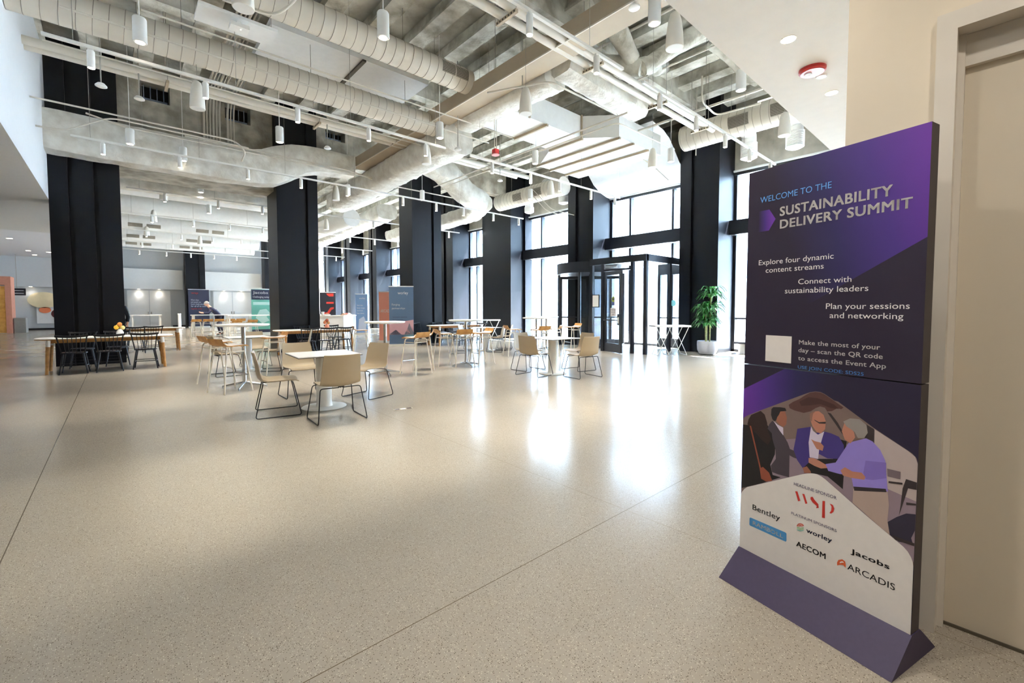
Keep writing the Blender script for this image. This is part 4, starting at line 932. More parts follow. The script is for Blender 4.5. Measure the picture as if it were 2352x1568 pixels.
# far left: wood and terracotta kiosk, wall art, exit sign
t = thing('wood_kiosk', 'terracotta framed kiosk with oak doors at the far left edge', 'kiosk', (-5.3, 37.5, 0))
part('frame', MB().box(-1.2, 0.85, 0, 1.2, 2.72, 3.2), mat('terracotta', (206, 140, 116), 0.6, var=0.08), t); part('side_panel', MB().box(0.62, 0.85, 0, 1.2, 0, 2.72), MATS['terracotta'], t)
for k in range(3): part('door', MB().box(-1.1 + 0.58 * k, -0.55 + 0.58 * k, 0.05, 0.1, 0.02, 2.65), mat('kiosk_oak', (226, 168, 84), 0.5, rgb2=(206, 146, 66), scale=6), t)
part('ledge', MB().box(0.9, 1.35, 0.1, 1.0, 0, 0.85), mat('kiosk_ledge', (150, 144, 136), 0.6, var=0.05), t)
t = thing('wall_art', 'white wall panel with cream, orange and maroon discs at far left', 'artwork', (-3.0, 41.86, 0))
part('panel', MB().box(-0.9, 1.6, 0, 0.06, 0.42, 1.75), M_FARW, t)
for nm, x, z, rx, rz_, c in (('cream_disc', -0.55, 1.95, 0.74, 0.52, (232, 216, 178)), ('orange_disc', -0.52, 1.3, 0.28, 0.2, (226, 128, 86)), ('maroon_disc', 0.15, 1.05, 0.4, 0.34, (110, 58, 64))):
    mb = MB(); mb.add([(x + rx * cos(2 * pi * k / 36), -0.02 - (0.02 if q else 0), z + rz_ * sin(2 * pi * k / 36)) for q in (0, 1) for k in range(36)], [tuple(range(36)), tuple(range(36, 72))] + [(k, (k + 1) % 36, 36 + (k + 1) % 36, 36 + k) for k in range(36)])
    part(nm, mb, mat(nm, c, 0.7, var=0.04), t)
t = thing('hanging_sign', 'small dark hanging direction sign left of the wall art', 'sign', (-4.5, 40.0, 2.2)); part('panel', MB().box(-0.36, 0.36, -0.03, 0.03, 0, 0.42), mat('sign_dark', (40, 34, 42), 0.6, var=0.05), t)
part('hanger', MB().tube([(0, 0, 0.42), (0, 0, 2.5)], 0.012, 6), M_ROD, t)
part('text_strip', MB().box(-0.28, 0.28, -0.036, -0.03, 0.27, 0.30), M_WHITE, t); part('text_strip', MB().box(-0.2, 0.28, -0.036, -0.03, 0.1, 0.14), M_WHITE, t)

# ------------------------------------------------------------------ people (skinned skeletons)
def skin_body(name, V_, E_, Rad, m, parent, sub=2):
    me = bpy.data.meshes.new(name); me.from_pydata(V_, E_, []); me.update()
    o = bpy.data.objects.new(name, me); COL.objects.link(o)
    md = o.modifiers.new('skin', 'SKIN'); md.use_smooth_shade = True
    if not me.skin_vertices: 
        bm = bmesh.new(); bm.from_mesh(me); bm.verts.layers.skin.verify(); bm.to_mesh(me); bm.free()
    for i, r in enumerate(Rad):
        s = me.skin_vertices[0].data[i]; s.radius = r if isinstance(r, tuple) else (r, r); s.use_root = (i == 0)
    sb = o.modifiers.new('sub', 'SUBSURF'); sb.levels = sb.render_levels = sub
    dg = bpy.context.evaluated_depsgraph_get(); me2 = bpy.data.meshes.new_from_object(o.evaluated_get(dg)); o.modifiers.clear(); o.data = me2
    me2.name = name; me2.materials.clear(); me2.materials.append(m)
    for p in me2.polygons: p.use_smooth = True
    o.parent = parent; return o
M_SKIN = mat('skin', (214, 164, 138), 0.5, var=0.05); M_GREYH = mat('grey_hair', (176, 172, 170), 0.7, var=0.1); M_DHAIR = mat('dark_hair', (40, 32, 28), 0.6, var=0.1)
M_JKT = mat('navy_jacket', (38, 40, 72), 0.7, var=0.1, scale=20); M_TRO = mat('navy_trousers', (36, 38, 66), 0.7, var=0.1); M_SHIRTB = mat('blue_shirt', (132, 150, 214), 0.7, var=0.12, scale=18)
M_SHOE = mat('dark_shoe', (30, 26, 26), 0.4, var=0.1); M_BAG = mat('blue_bag', (46, 52, 96), 0.6, var=0.1); M_BLK = mat('black_cloth', (26, 28, 38), 0.8, var=0.1)
def person(label, loc, rz, pose, mt, mj, mh, capm=None):
    J = pose; p = thing('person', label, 'person', loc, rz)
    names = list(J); idx = {n: i for i, n in enumerate(names)}
    E = [('pelvis', 'waist'), ('waist', 'chest'), ('chest', 'neck'), ('neck', 'head'), ('head', 'crown'), ('head', 'nose'), ('pelvis', 'hipL'), ('hipL', 'kneeL'), ('kneeL', 'ankL'), ('ankL', 'toeL'), ('pelvis', 'hipR'), ('hipR', 'kneeR'), ('kneeR', 'ankR'), ('ankR', 'toeR'),
         ('chest', 'shL'), ('shL', 'elL'), ('elL', 'wrL'), ('wrL', 'paL'), ('chest', 'shR'), ('shR', 'elR'), ('elR', 'wrR'), ('wrR', 'paR')]
    RR = dict(pelvis=(.155, .12), waist=(.14, .11), chest=(.165, .125), neck=.058, head=(.078, .092), crown=(.07, .08), nose=.022, hip=.095, knee=.062, ank=.042, toe=.04, sh=.068, el=.048, wr=.033, pa=(.04, .022))
    def rad(n):
        for k in (n, n[:-1]):
            if k in RR: return RR[k]
    body = skin_body('body', [J[n] for n in names], [(idx[a], idx[b]) for a, b in E], [rad(n) for n in names], M_SKIN, p)
    # five separate fingers per hand
    for s in ('L', 'R'):
        w, q = Vector(J['wr' + s]), Vector(J['pa' + s]); d = (q - w).normalized(); side = d.orthogonal().normalized(); dn = d.cross(side)
        vs, es, rs = [tuple(q)], [], [.02]
        for k, (o, L_) in enumerate(((-0.03, .072), (-0.01, .084), (0.011, .08), (0.031, .064))):
            b = q + side * o + d * 0.03; i = len(vs); vs += [tuple(b), tuple(b + d * L_ * .5 + dn * .008), tuple(b + d * L_ + dn * .028)]; es += [(0, i), (i, i + 1), (i + 1, i + 2)]; rs += [.0095, .009, .0075]
        b = w + d * 0.03 - side * 0.03; i = len(vs); vs += [tuple(b), tuple(b + d * .035 - side * .022), tuple(b + d * .065 - side * .026)]; es += [(0, i), (i, i + 1), (i + 1, i + 2)]; rs += [.012, .010, .008]
        skin_body('hand', vs, es, rs, M_SKIN, body, 1)
    g = 1.16
    def sc(n, k=g):
        r = rad(n); return tuple(x * k for x in r) if isinstance(r, tuple) else r * k
    jn = ['waist', 'pelvis', 'chest', 'shL', 'elL', 'wrL', 'shR', 'elR', 'wrR']; je = [(0, 1), (0, 2), (2, 3), (3, 4), (4, 5), (2, 6), (6, 7), (7, 8)]
    nk = Vector(J['chest']).lerp(Vector(J['neck']), 0.55)
    skin_body('jacket', [J[n] for n in jn] + [tuple(nk)], je + [(2, 9)], [sc(n, 1.22) for n in jn] + [.075], mj, p)
    tn = ['pelvis', 'hipL', 'kneeL', 'ankL', 'hipR', 'kneeR', 'ankR']
    skin_body('trousers', [J[n] for n in tn], [(0, 1), (1, 2), (2, 3), (0, 4), (4, 5), (5, 6)], [sc(n, 1.2) if n == 'pelvis' else sc(n, 1.25) for n in tn], mt, p)
    for s in ('L', 'R'):
        a, t_ = Vector(J['ank' + s]), Vector(J['toe' + s]); skin_body('shoe', [(a.x, a.y, a.z - .02), tuple(t_)], [(0, 1)], [.052, .045], M_SHOE, p, 1)
    h, c, n = Vector(J['head']), Vector(J['crown']), Vector(J['nose']); back = (h - n); back = back.normalized()
    up = (c - h).normalized(); hc = h + up * 0.045 + back * 0.02
    mb = MB(); lat = up.cross(back).normalized()
    def hair(u, v):
        a = 2 * pi * u; b = v * pi * 0.55
        return tuple(hc + up * (.118 * cos(b)) + (back * cos(a) * (.115) + lat * sin(a) * .097) * sin(b))
    mb.grid(hair, 20, 8); part('hair', mb, mh, p, True)
    fwd = -back
    for s in (-1, 1):
        e = h + up * 0.015 + fwd * 0.086 + lat * 0.032 * s; part('eye', MB().lathe([(0, -.009), (.009, 0), (0, .009)], c=tuple(e), seg=8, cap=False), M_SHOE, body, True)
        e = h + lat * 0.085 * s; part('ear', MB().lathe([(.004, -.03), (.014, -.01), (.014, .01), (.004, .03)], c=tuple(e), seg=8), M_SKIN, body, True)
    e = h - up * 0.052 + fwd * 0.082; part('mouth', MB().tube([tuple(e - lat * .022), tuple(e + fwd * .004), tuple(e + lat * .022)], 0.005, 6), mat('lips', (170, 100, 92), 0.5, var=0.1), body, True)
    return p
# man leaning on the far high table, facing left (-X in hall space)
lean = dict(pelvis=(0.12, 0, 0.98), waist=(0.02, 0, 1.12), chest=(-0.20, 0, 1.34), neck=(-0.33, 0, 1.47), head=(-0.41, 0, 1.55), crown=(-0.43, 0, 1.68), nose=(-0.51, 0, 1.53),
            hipL=(0.12, -0.10, 0.93), kneeL=(0.04, -0.12, 0.50), ankL=(0.12, -0.13, 0.09), toeL=(-0.06, -0.14, 0.05), hipR=(0.12, 0.10, 0.93), kneeR=(0.18, 0.12, 0.50), ankR=(0.32, 0.13, 0.09), toeR=(0.14, 0.14, 0.05),
            shL=(-0.24, -0.19, 1.36), elL=(-0.33, -0.22, 1.115), wrL=(-0.56, -0.16, 1.125), paL=(-0.63, -0.12, 1.14), shR=(-0.24, 0.19, 1.36), elR=(-0.34, 0.22, 1.115), wrR=(-0.56, 0.15, 1.125), paR=(-0.63, 0.11, 1.14))
person('grey-haired man in a dark navy suit leaning on the far high white table', (3.78, 26.95, 0), 0.0, {k: (x * 1.02, y, z * 1.02) for k, (x, y, z) in lean.items()}, M_TRO, M_JKT, M_GREYH)
walk = dict(pelvis=(0, 0, 0.97), waist=(0, 0.01, 1.12), chest=(0, 0.03, 1.36), neck=(0, 0.04, 1.52), head=(0, 0.07, 1.62), crown=(0, 0.06, 1.75), nose=(0, 0.18, 1.60),
            hipL=(-0.1, 0, 0.92), kneeL=(-0.1, 0.12, 0.50), ankL=(-0.1, 0.16, 0.09), toeL=(-0.1, 0.33, 0.05), hipR=(0.1, 0, 0.92), kneeR=(0.1, -0.05, 0.50), ankR=(0.1, -0.24, 0.10), toeR=(0.1, -0.08, 0.05),
            shL=(-0.2, 0.02, 1.40), elL=(-0.27, -0.02, 1.13), wrL=(-0.29, 0.06, 0.90), paL=(-0.29, 0.08, 0.82), shR=(0.2, 0.02, 1.40), elR=(0.28, 0.0, 1.13), wrR=(0.30, 0.06, 0.89), paR=(0.30, 0.08, 0.81))
person('person in a blue shirt walking with a dark bag, cut off at the left edge', (-2.30, 12.75, 0), radians(-30), walk, M_TRO, M_SHIRTB, M_DHAIR)
t = thing('shoulder_bag', 'dark blue bag carried low by the person in the blue shirt at the left edge', 'bag', (-1.99, 12.66, 0.36), radians(-30))
mb = MB(); mb.prism([(-0.20, 0.0), (0.18, 0.0), (0.21, 0.12), (0.15, 0.33), (-0.12, 0.36), (-0.22, 0.2)], 0, -0.07, 0.07); part('body', mb, M_BAG, t)
part('strap', MB().tube(bend([(0, -0.1, 0.34), (0, -0.02, 0.455), (0, 0.1, 0.33)], 0.06, 4), 0.012, 6), M_BLK, t, True)
person('person in dark clothes and cap standing behind the leftmost black column', (0.02, 19.6, 0), radians(150), walk, M_BLK, M_BLK, M_BLK)
# ------------------------------------------------------------------ ceiling services
def ring_seams(mb, path_axis, c, r, a, b, step):
    x = a + step
    while x < b - 0.02:
        P = []
        for k in range(28):
            t = 2 * pi * k / 28
            P.append((x + 0.02 * sin(t), c[0] + (r + .003) * cos(t), c[1] + (r + .003) * sin(t)) if path_axis == 0 else (c[0] + (r + .003) * cos(t), x, c[1] + (r + .003) * sin(t)))
        mb.tube(P, 0.0045, 4, closed=True); x += step
def hangers(parent, pts, name='hanger', r=0.006):
    for x, y, z in pts: part(name, MB().tube([(x, y, z), (x, y, Zd - 0.02)], r, 5), M_ROD, parent)
def round_duct(label, axis, a, b, c, r, step=0.19, vents=(), hang=(), m=None, seams=True):
    t = thing('round_duct', label, 'duct', (0, 0, 0))
    P = [(a, c[0], c[1]), (b, c[0], c[1])] if axis == 0 else [(c[0], a, c[1]), (c[0], b, c[1])]
    part('casing', MB().tube(P, r, 36), m or M_DUCT, t, True)
    if seams:
        mb = MB(); ring_seams(mb, axis, c, r, a, b, step); part('seams', mb, M_SEAM, t, True)
    for v0, v1, a0, a1 in vents:
        def fn(u, w, rr=r + 0.006):
            ang = a0 + (a1 - a0) * w; s = v0 + (v1 - v0) * u
            return (s, c[0] + rr * cos(ang), c[1] + rr * sin(ang)) if axis == 0 else (c[0] + rr * cos(ang), s, c[1] + rr * sin(ang))
        g = part('grille', MB().grid(fn, 2, 8), M_VENT, t)
        mb = MB()
        for k in range(9):
            ang = a0 + (a1 - a0) * (k + .5) / 9; q = r + 0.011
            mb.tube([(v0, c[0] + q * cos(ang), c[1] + q * sin(ang)), (v1, c[0] + q * cos(ang), c[1] + q * sin(ang))] if axis == 0 else [(c[0] + q * cos(ang), v0, c[1] + q * sin(ang)), (c[0] + q * cos(ang), v1, c[1] + q * sin(ang))], 0.004, 4)
        part('slats', mb, M_DUCT, g)
    hangers(t, [(h, c[0], c[1] + r - .01) if axis == 0 else (c[0], h, c[1] + r - .01) for h in hang])
    return t
round_duct('long spiral duct in the upper left, the lower of the two, with a round capped end', 0, -1.1, 6.22, (9.95, 6.05), 0.262, hang=(1.0, 3.2, 5.4))
round_duct('upper spiral duct with a louvred grille near its capped end', 0, -1.0, 6.0, (8.17, 6.40), 0.25, vents=((5.18, 5.50, radians(150), radians(205)), (5.52, 5.84, radians(150), radians(205)), (0.9, 1.3, radians(150), radians(205))), hang=(2.2, 4.4))
round_duct('spiral duct with two grilles along the facade, right of the right black column', 1, 1.7, 6.3, (12.3, 6.2), 0.34, vents=((4.45, 4.95, radians(165), radians(215)), (3.4, 3.95, radians(165), radians(215))), hang=(2.6, 5.0))
round_duct('spiral duct with two grilles along the facade above the revolving door', 1, 10.9, 14.6, (12.35, 5.85), 0.33, vents=((12.9, 13.4, radians(165), radians(215)), (11.8, 12.2, radians(165), radians(215))), hang=(11.6, 13.8))
def flex(label, x, y, z0, z1, r):
    t = thing('flexible_duct', label, 'duct', (0, 0, 0)); prof = []
    n = 12
    for k in range(n + 1):
        z = z0 + (z1 - z0) * k / n; prof += [(r, z - 0.012), (r + 0.018, z)]
    part('hose', MB().lathe([(r * .6, z0 - 0.05)] + prof, (x, y, 0), 22), M_WHITED, t, True)
    part('elbow', MB().tube(bend([(x, y, z1 - 0.02), (x, y, z1 + 0.3), (x - 1.1, y, z1 + 0.32)], 0.3, 6), r * 0.95, 16), M_WHITED, t, True)
flex('ribbed flexible duct dropping behind the track, left one above the right window', 13.55, 5.0, 5.62, 6.02, 0.2)
flex('ribbed flexible duct dropping at the far right beside the welcome sign top', 13.55, 3.85, 5.62, 6.02, 0.2)
flex('ribbed flexible duct above the window left of the revolving door, left one', 13.55, 14.0, 5.55, 5.75, 0.19)
flex('ribbed flexible duct above the window left of the revolving door, right one', 13.55, 12.0, 5.6, 5.85, 0.19)
# beige main duct, side deck, wrapped ducts
def wrapped(label, path, r, seed, seg=18, flat=1.0, name='wrapped_duct'):
    t = thing(name, label, 'duct', (0, 0, 0)); P = [Vector(p) for p in path]; Q = []
    for a, b in zip(P[:-1], P[1:]):
        n = max(2, int((b - a).length / 0.11)); Q += [a.lerp(b, k / n) for k in range(n)]
    Q.append(P[-1]); mb = MB(); vs = []; fs = []
    for i, p in enumerate(Q):
        d = (Q[min(i + 1, len(Q) - 1)] - Q[max(i - 1, 0)]).normalized(); u = d.cross(Vector((0, 0, 1))).normalized(); w = u.cross(d)
        for k in range(seg):
            a = 2 * pi * k / seg; cx, cz = cos(a), sin(a); e = 0.6
            cx = abs(cx) ** e * (1 if cx > 0 else -1); cz = abs(cz) ** e * (1 if cz > 0 else -1)
            q = 1 + 0.10 * noise.noise(Vector((i * 0.33 + seed, k * 0.55, seed))) + 0.05 * noise.noise(Vector((i * 1.1, k * 1.3, seed + 5)))
            vs.append(p + (u * cx + w * cz * flat) * r * q)
    for i in range(len(Q) - 1):
        for k in range(seg): fs.append((i * seg + k, i * seg + (k + 1) % seg, (i + 1) * seg + (k + 1) % seg, (i + 1) * seg + k))
    fs.append(tuple(range(seg))); fs.append(tuple((len(Q) - 1) * seg + k for k in range(seg))); mb.add(vs, fs)
    part('jacket', mb, M_WRAP, t, True)
    for k in (len(Q) // 3, 2 * len(Q) // 3):
        p = Q[k]; part('hanger', MB().tube([p + Vector((0, 0, r * flat * .8)), (p.x, p.y, Zd - 0.02)], 0.006, 5), M_ROD, t)
    return t
t = thing('main_duct', 'long flat beige duct crossing the ceiling towards the back, past both spiral duct ends', 'duct', (0, 0, 0))
part('casing', MB().box(5.98, 6.46, 1.75, 14.6, 6.02, 6.32), M_DUCTB, t); part('corner_seam', MB().box(5.968, 5.99, 1.75, 14.6, 6.0, 6.025), M_DUCT, t)
hangers(t, [(5.99, y, 6.3) for y in (4.5, 7.2, 12.4)])
wrapped('white quilted duct lying along the right edge of the beige main duct', [(6.78, 9.4, 6.15), (6.8, 7.4, 6.15), (6.85, 6.3, 6.12)], 0.33, 1, flat=.8)
wrapped('white quilted duct below the twin pipes, right of the beige main duct', [(6.7, 6.0, 6.2), (7.6, 5.95, 6.1), (9.3, 5.9, 6.02)], 0.27, 2, flat=.9)
wrapped('big white quilted duct running back between the second and third black columns', [(6.75, 9.6, 5.75), (6.75, 12.0, 5.75), (6.8, 15.0, 5.7), (6.9, 18.5, 5.7)], 0.45, 3, 20, flat=.8)
wrapped('grey wrinkled duct sweeping down beside the third black column', [(8.2, 13.5, 6.45), (9.1, 13.6, 6.15), (9.9, 13.7, 5.7), (10.75, 13.8, 5.45)], 0.40, 4, 20)
wrapped('white quilted duct reaching back from the wrinkled duct to the windows', [(10.8, 13.8, 5.5), (11.4, 15.3, 5.4), (11.6, 18, 5.4), (11.6, 23, 5.4)], 0.42, 5, 18, flat=.7)
wrapped('white quilted duct behind the girder, just under its dark underside', [(-0.8, 18.6, 5.45), (2, 18.6, 5.45), (5.3, 18.6, 5.45)], 0.36, 6, 18, flat=.9)
wrapped('bright white quilted duct along the windows in the far hall', [(9.6, 19.5, 5.9), (9.8, 25, 5.8), (10.2, 33, 5.8)], 0.5, 7, 18, flat=.7)
# rectangular wrapped duct in front of the left columns: long run, then an upward offset
t = thing('wrapped_duct', 'large beige quilted rectangular duct hiding the tops of the left black columns, its right end curving up', 'duct', (0, 0, 0))
secs = [(-1.11, 4.92, 5.8), (-0.3, 4.9, 5.8), (0.8, 4.9, 5.79), (1.9, 4.88, 5.78), (2.8, 4.9, 5.8), (3.2, 4.92, 5.9), (3.6, 5.0, 6.08), (4.0, 5.22, 6.22), (4.4, 5.48, 6.28), (4.8, 5.6, 6.3), (5.9, 5.66, 6.3)]
vs = []; fs = []; X_ = []
for (xa, ba, ta), (xb, bb, tb) in zip(secs[:-1], secs[1:]):
    n = max(2, int((xb - xa) / 0.1))
    for k in range(n): q = k / n; X_.append((xa + (xb - xa) * q, ba + (bb - ba) * q, ta + (tb - ta) * q))
X_.append(secs[-1]); ny = 9
for i, (x, b, tp) in enumerate(X_):
    ring = []
    for k in range(ny): ring.append((14.2, b + (tp - b) * k / (ny - 1)))
    for k in range(1, 5): ring.append((14.2 + 0.57 * k / 4, tp))
    for k in range(1, ny): ring.append((14.77, tp - (tp - b) * k / (ny - 1)))
    for k in range(1, 4): ring.append((14.77 - 0.57 * k / 4, b))
    for j, (y, z) in enumerate(ring):
        q = noise.noise(Vector((x * 2.2, y * 2 + j * .2, z * 0.9))) * 0.035 + noise.noise(Vector((x * 6, z * 1.4, 3))) * 0.018
        e = 0.05 if (k := j % len(ring)) in (0, ny - 1) else 0
        vs.append((x, min(14.8, y + q + e), z + (q * 0.9 if abs(z - b) < 0.01 or abs(z - tp) < 0.01 else 0)))
nr = len(ring)
for i in range(len(X_) - 1):
    for j in range(nr): fs.append((i * nr + j, i * nr + (j + 1) % nr, (i + 1) * nr + (j + 1) % nr, (i + 1) * nr + j))
fs.append(tuple(range(nr))); fs.append(tuple((len(X_) - 1) * nr + j for j in range(nr)))
part('jacket', MB().add(vs, fs), M_WRAP, t, True); hangers(t, [(0.6, 14.5, 5.7), (2.4, 14.5, 5.7), (5.3, 14.5, 6.2)])
# white plenum box and curved white bulkhead at the entrance bay
t = thing('plenum_box', 'large flat white plenum box with ribbed underside above the entrance', 'duct', (0, 0, 0))
part('casing', MB().prism([(6.95, 7.7), (9.4, 7.7), (10.08, 6.98), (12.2, 6.98), (12.2, 10.1), (10.2, 10.1), (9.4, 8.85), (6.95, 8.85)], 2, 5.9, 6.48), M_WHITED, t)
for x, ya, yb in ((8.05, 7.66, 8.87), (9.4, 7.66, 8.87), (10.1, 6.95, 10.1), (10.75, 6.95, 10.12), (11.5, 6.95, 10.12)): part('rib', MB().box(x - 0.03, x + 0.03, ya, yb, 5.84, 5.9), M_DUCTB, t)
for x in (7.45, 9.38): part('stiffener', MB().box(x - 0.02, x + 0.02, 7.66, 7.7, 5.88, 6.5), M_DUCTB, t)
hangers(t, [(7.2, 7.75, 6.45), (9.2, 8.7, 6.45), (11.3, 7.2, 6.45)])
t = thing('curved_bulkhead', 'smooth white curved bulkhead sweeping down to the window head above the entrance doors', 'bulkhead', (0, 0, 0))
pr = [(11.6, 6.72), (12.2, 6.62), (12.55, 6.48), (12.85, 6.22), (13.2, 5.88), (13.6, 5.66), (14.0, 5.56), (14.29, 5.53)]
part('skin', MB().grid(lambda u, v: ((lambda a, b, f: (a[0] + (b[0] - a[0]) * f, 6.9 + 3.33 * u, a[1] + (b[1] - a[1]) * f + 0.012 * noise.noise(Vector((u * 6, v * 9, 0)))))(pr[min(6, int(v * 7))], pr[min(6, int(v * 7)) + 1], v * 7 - min(6, int(v * 7)))), 14, 28), mat('bulkhead_white', (236, 238, 238), 0.75, var=0.04, bump=0.25, bscale=4), t, True)
part('side_closure', MB().prism([(p[0], p[1]) for p in pr] + [(14.29, 7.0), (11.6, 7.0)], 1, 10.215, 10.235), MATS['bulkhead_white'], t)
# flat white ceiling panels between the spiral ducts
t = thing('flat_duct', 'broad flat pale duct lying between the two spiral ducts', 'duct', (0, 0, 0)); part('casing', MB().box(2.4, 5.95, 9.75, 11.6, 6.92, 7.06), M_WHITED, t); part('joint', MB().box(4.25, 4.33, 9.73, 11.62, 6.88, 6.92), M_VENT, t)
t = thing('ceiling_panel', 'small flat white panel hung under the upper spiral duct at left', 'panel', (0, 0, 0)); part('panel', MB().box(1.05, 2.15, 8.28, 8.8, 5.98, 6.03), M_WHITED, t); hangers(t, [(1.1, 8.5, 6.0), (2.1, 8.5, 6.0)])
t = thing('access_point', 'white wireless access point with a tiny light hung below the flat panel at left', 'access point', (1.6, 8.4, 5.86)); part('body', MB().box(-0.13, 0.13, -0.1, 0.1, 0, 0.06), M_LAMP, t); part('led', MB().lathe([(0.006, -0.003), (0.006, 0)], (0.02, -0.02, 0), 8), M_LENS, t); part('bracket', MB().box(-0.03, 0.03, -0.03, 0.03, 0.06, 0.12), M_LAMP, t)
t = thing('panel_light', 'small flat lit white panel tucked under the soffit edge at right', 'light', (12.5, 4.1, 6.5)); part('diffuser', MB().box(-0.35, 0.35, -0.2, 0.2, 0, 0.04), mat('panel_glow', (250, 250, 250), 0.5, emit=1.2, ecol=(250, 250, 250), var=0.01), t); hangers(t, [(-0.2, 0, 0.04 - 0.0)], r=0.004)
bpy.data.objects.remove([o for o in t.children if o.name.startswith('hanger')][0])
part('hanger', MB().tube([(0, 0, 0.04), (0, 0, Zd - 6.52)], 0.006, 5), M_ROD, t)
# far hall ducts
for k, (y, z, r) in enumerate(((21.2, 5.85, 0.38), (24.6, 5.75, 0.42), (28.8, 5.7, 0.45), (33.2, 5.7, 0.45), (37.0, 5.7, 0.42))):
    round_duct('pale round duct crossing the far hall, %s behind the girder' % ORD[k], 0, -0.9, 5.6 + 0.5 * k, (y, z), r, m=M_WHITED, seams=False,
               vents=tuple((x, x + 0.55, radians(200), radians(225)) for x in ((0.5, 1.2, 3.2, 3.9) if k in (2, 3, 4) else ())), hang=(0.6, 3.5))
round_duct('white round duct elbowing towards the windows behind the second column', 1, 20.5, 26.0, (8.3, 5.6), 0.4, m=M_WHITED, seams=False, hang=(22,))
# pipes in pairs with trapeze hangers
def pipe_pair(label, y, z, x0, x1, r, gap, brs, drop=None):
    t = thing('pipe_pair', label, 'pipes', (0, 0, 0))
    for k, s in enumerate((-1, 1)):
        part('pipe', MB().tube([(x0, y + s * gap / 2, z), (x1 - 0.35 * k, y + s * gap / 2, z)], r, 14), M_PIPE, t, True)
    for x in brs:
        b = part('trapeze', MB().box(x - 0.025, x + 0.025, y - gap, y + gap, z - r - 0.055, z - r), M_DUCTB, t)
        mb = MB()
        for k in range(7): q = y - gap * 0.85 + gap * 1.7 * k / 6; mb.box(x - 0.027, x - 0.0255, q - 0.012, q + 0.012, z - r - 0.042, z - r - 0.016)
        part('slots', mb, M_BLACKV, b)
        for s in (-1, 1): part('rod', MB().tube([(x, y + s * gap * 0.93, z - r - 0.03), (x, y + s * gap * 0.93, Zd - .02)], 0.006, 5), M_ROD, b)
    return t
pipe_pair('pair of thick pale pipes running from top centre to the right column', 5.42, 6.06, 0.5, 11.9, 0.068, 0.24, (4.75, 6.95, 9.3, 11.4))
pipe_pair('pair of pale pipes below the long spiral duct, running the width of the hall', 11.75, 6.08, -1.3, 11.2, 0.075, 0.24, (0.9, 3.9, 6.9, 9.4))
def pipe(label, pts, r=0.018, m=None, name='conduit', cat='conduit', rb=0.2, group=None):
    return tag(part(name, MB().tube(bend(pts, rb, 4), r, 8), m or M_PIPE, None, True), label, cat, group)
pipe('thin sprinkler pipe running back over the plenum box, left one', [(8.1, 13.0, 5.45), (8.1, 5.4, 5.45)], 0.02, name='sprinkler_pipe', cat='pipe')
pipe('thin sprinkler pipe running back over the plenum box, right one', [(8.45, 13.0, 5.5), (8.45, 5.9, 5.5), (11.0, 5.9, 5.5)], 0.016, name='sprinkler_pipe', cat='pipe')
pipe('bent conduit dropping in front of the plenum box', [(5.7, 7.1, 5.7), (6.3, 5.95, 5.7), (8.5, 5.95, 5.7)], 0.02)
pipe('thin sprinkler line below the left bulkhead end crossing before the leftmost column', [(-1.1, 12.2, 5.3), (2.2, 12.2, 5.3), (2.4, 12.2, 5.1), (2.4, 12.7, 5.0)], 0.018)
pipe('conduit rising in an S before the leftmost black column', [(-1.1, 12.9, 4.98), (-0.7, 12.9, 4.98), (0.0, 12.9, 5.45), (2.6, 12.9, 5.42)], 0.018)
pipe('lower conduit along the top of the beige quilted duct', [(-0.4, 13.9, 5.75), (0.2, 13.9, 5.62), (7.0, 13.9, 5.62)], 0.02)
pipe('upper conduit along the top of the beige quilted duct', [(1.4, 13.95, 5.72), (5.6, 13.95, 5.72), (6.8, 13.95, 5.5), (9.5, 13.95, 5.5)], 0.02)
pipe('thin conduit between the spiral ducts, upper', [(0.4, 8.9, 5.9), (8.0, 8.9, 5.9)], 0.016)
pipe('thin conduit between the spiral ducts, lower', [(-0.5, 9.3, 5.75), (7.5, 9.3, 5.75)], 0.02)
pipe('thin conduit alongside the long spiral duct, ending beyond the beige duct', [(-0.8, 10.75, 5.8), (6.6, 10.75, 5.8), (7.1, 10.4, 5.8), (9.4, 10.4, 5.8)], 0.016)
pipe('curved vertical conduit looping beneath the upper spiral duct', [(2.5, 7.3, 7.2), (2.25, 7.5, 6.2), (2.0, 7.8, 5.95), (1.3, 7.9, 5.95)], 0.022)
for k, (x0, y0, x1, y1, z) in enumerate(((9.6, 7.6, 9.6, 1.7, 6.9), (7.9, 7.5, 7.9, 1.7, 6.95), (11.0, 7.0, 11.0, 1.7, 6.3), (6.6, 5.0, 6.6, 1.7, 6.6))):
    pipe('thin pipe high under the deck beyond the twin pipes, %s from the left' % ORD[(3 * k + 1) % 4], [(x0, y0, z), (x1, y1, z)], 0.022 + .012 * (k == 2), name='deck_pipe', cat='pipe')
for k, y in enumerate((3.4, 2.4)): pipe('long thin pipe under the deck parallel to the soffit, %s' % ('farther one' if k == 0 else 'nearer one'), [(4.5, y, 6.6), (12.0, y, 6.6)], 0.025, name='deck_pipe', cat='pipe')
pipe('looped conduit beside the spiral duct near the right column', [(10.6, 5.0, 6.9), (10.6, 5.0, 6.3), (11.4, 5.0, 6.2), (11.5, 4.0, 6.2)], 0.022)
pipe('bent conduit on the front of the right black column', [(12.2, 7.6, 5.95), (11.9, 7.1, 5.6), (12.8, 7.05, 5.3)], 0.02)
pipe('pair of thin bent conduits on the column left of the entrance, upper', [(12.0, 12.2, 5.9), (12.1, 11.3, 5.0), (12.9, 10.9, 4.85)], 0.014)
pipe('pair of thin bent conduits on the column left of the entrance, lower', [(11.8, 12.3, 5.9), (11.9, 11.4, 4.95), (12.6, 11.1, 4.8)], 0.014)
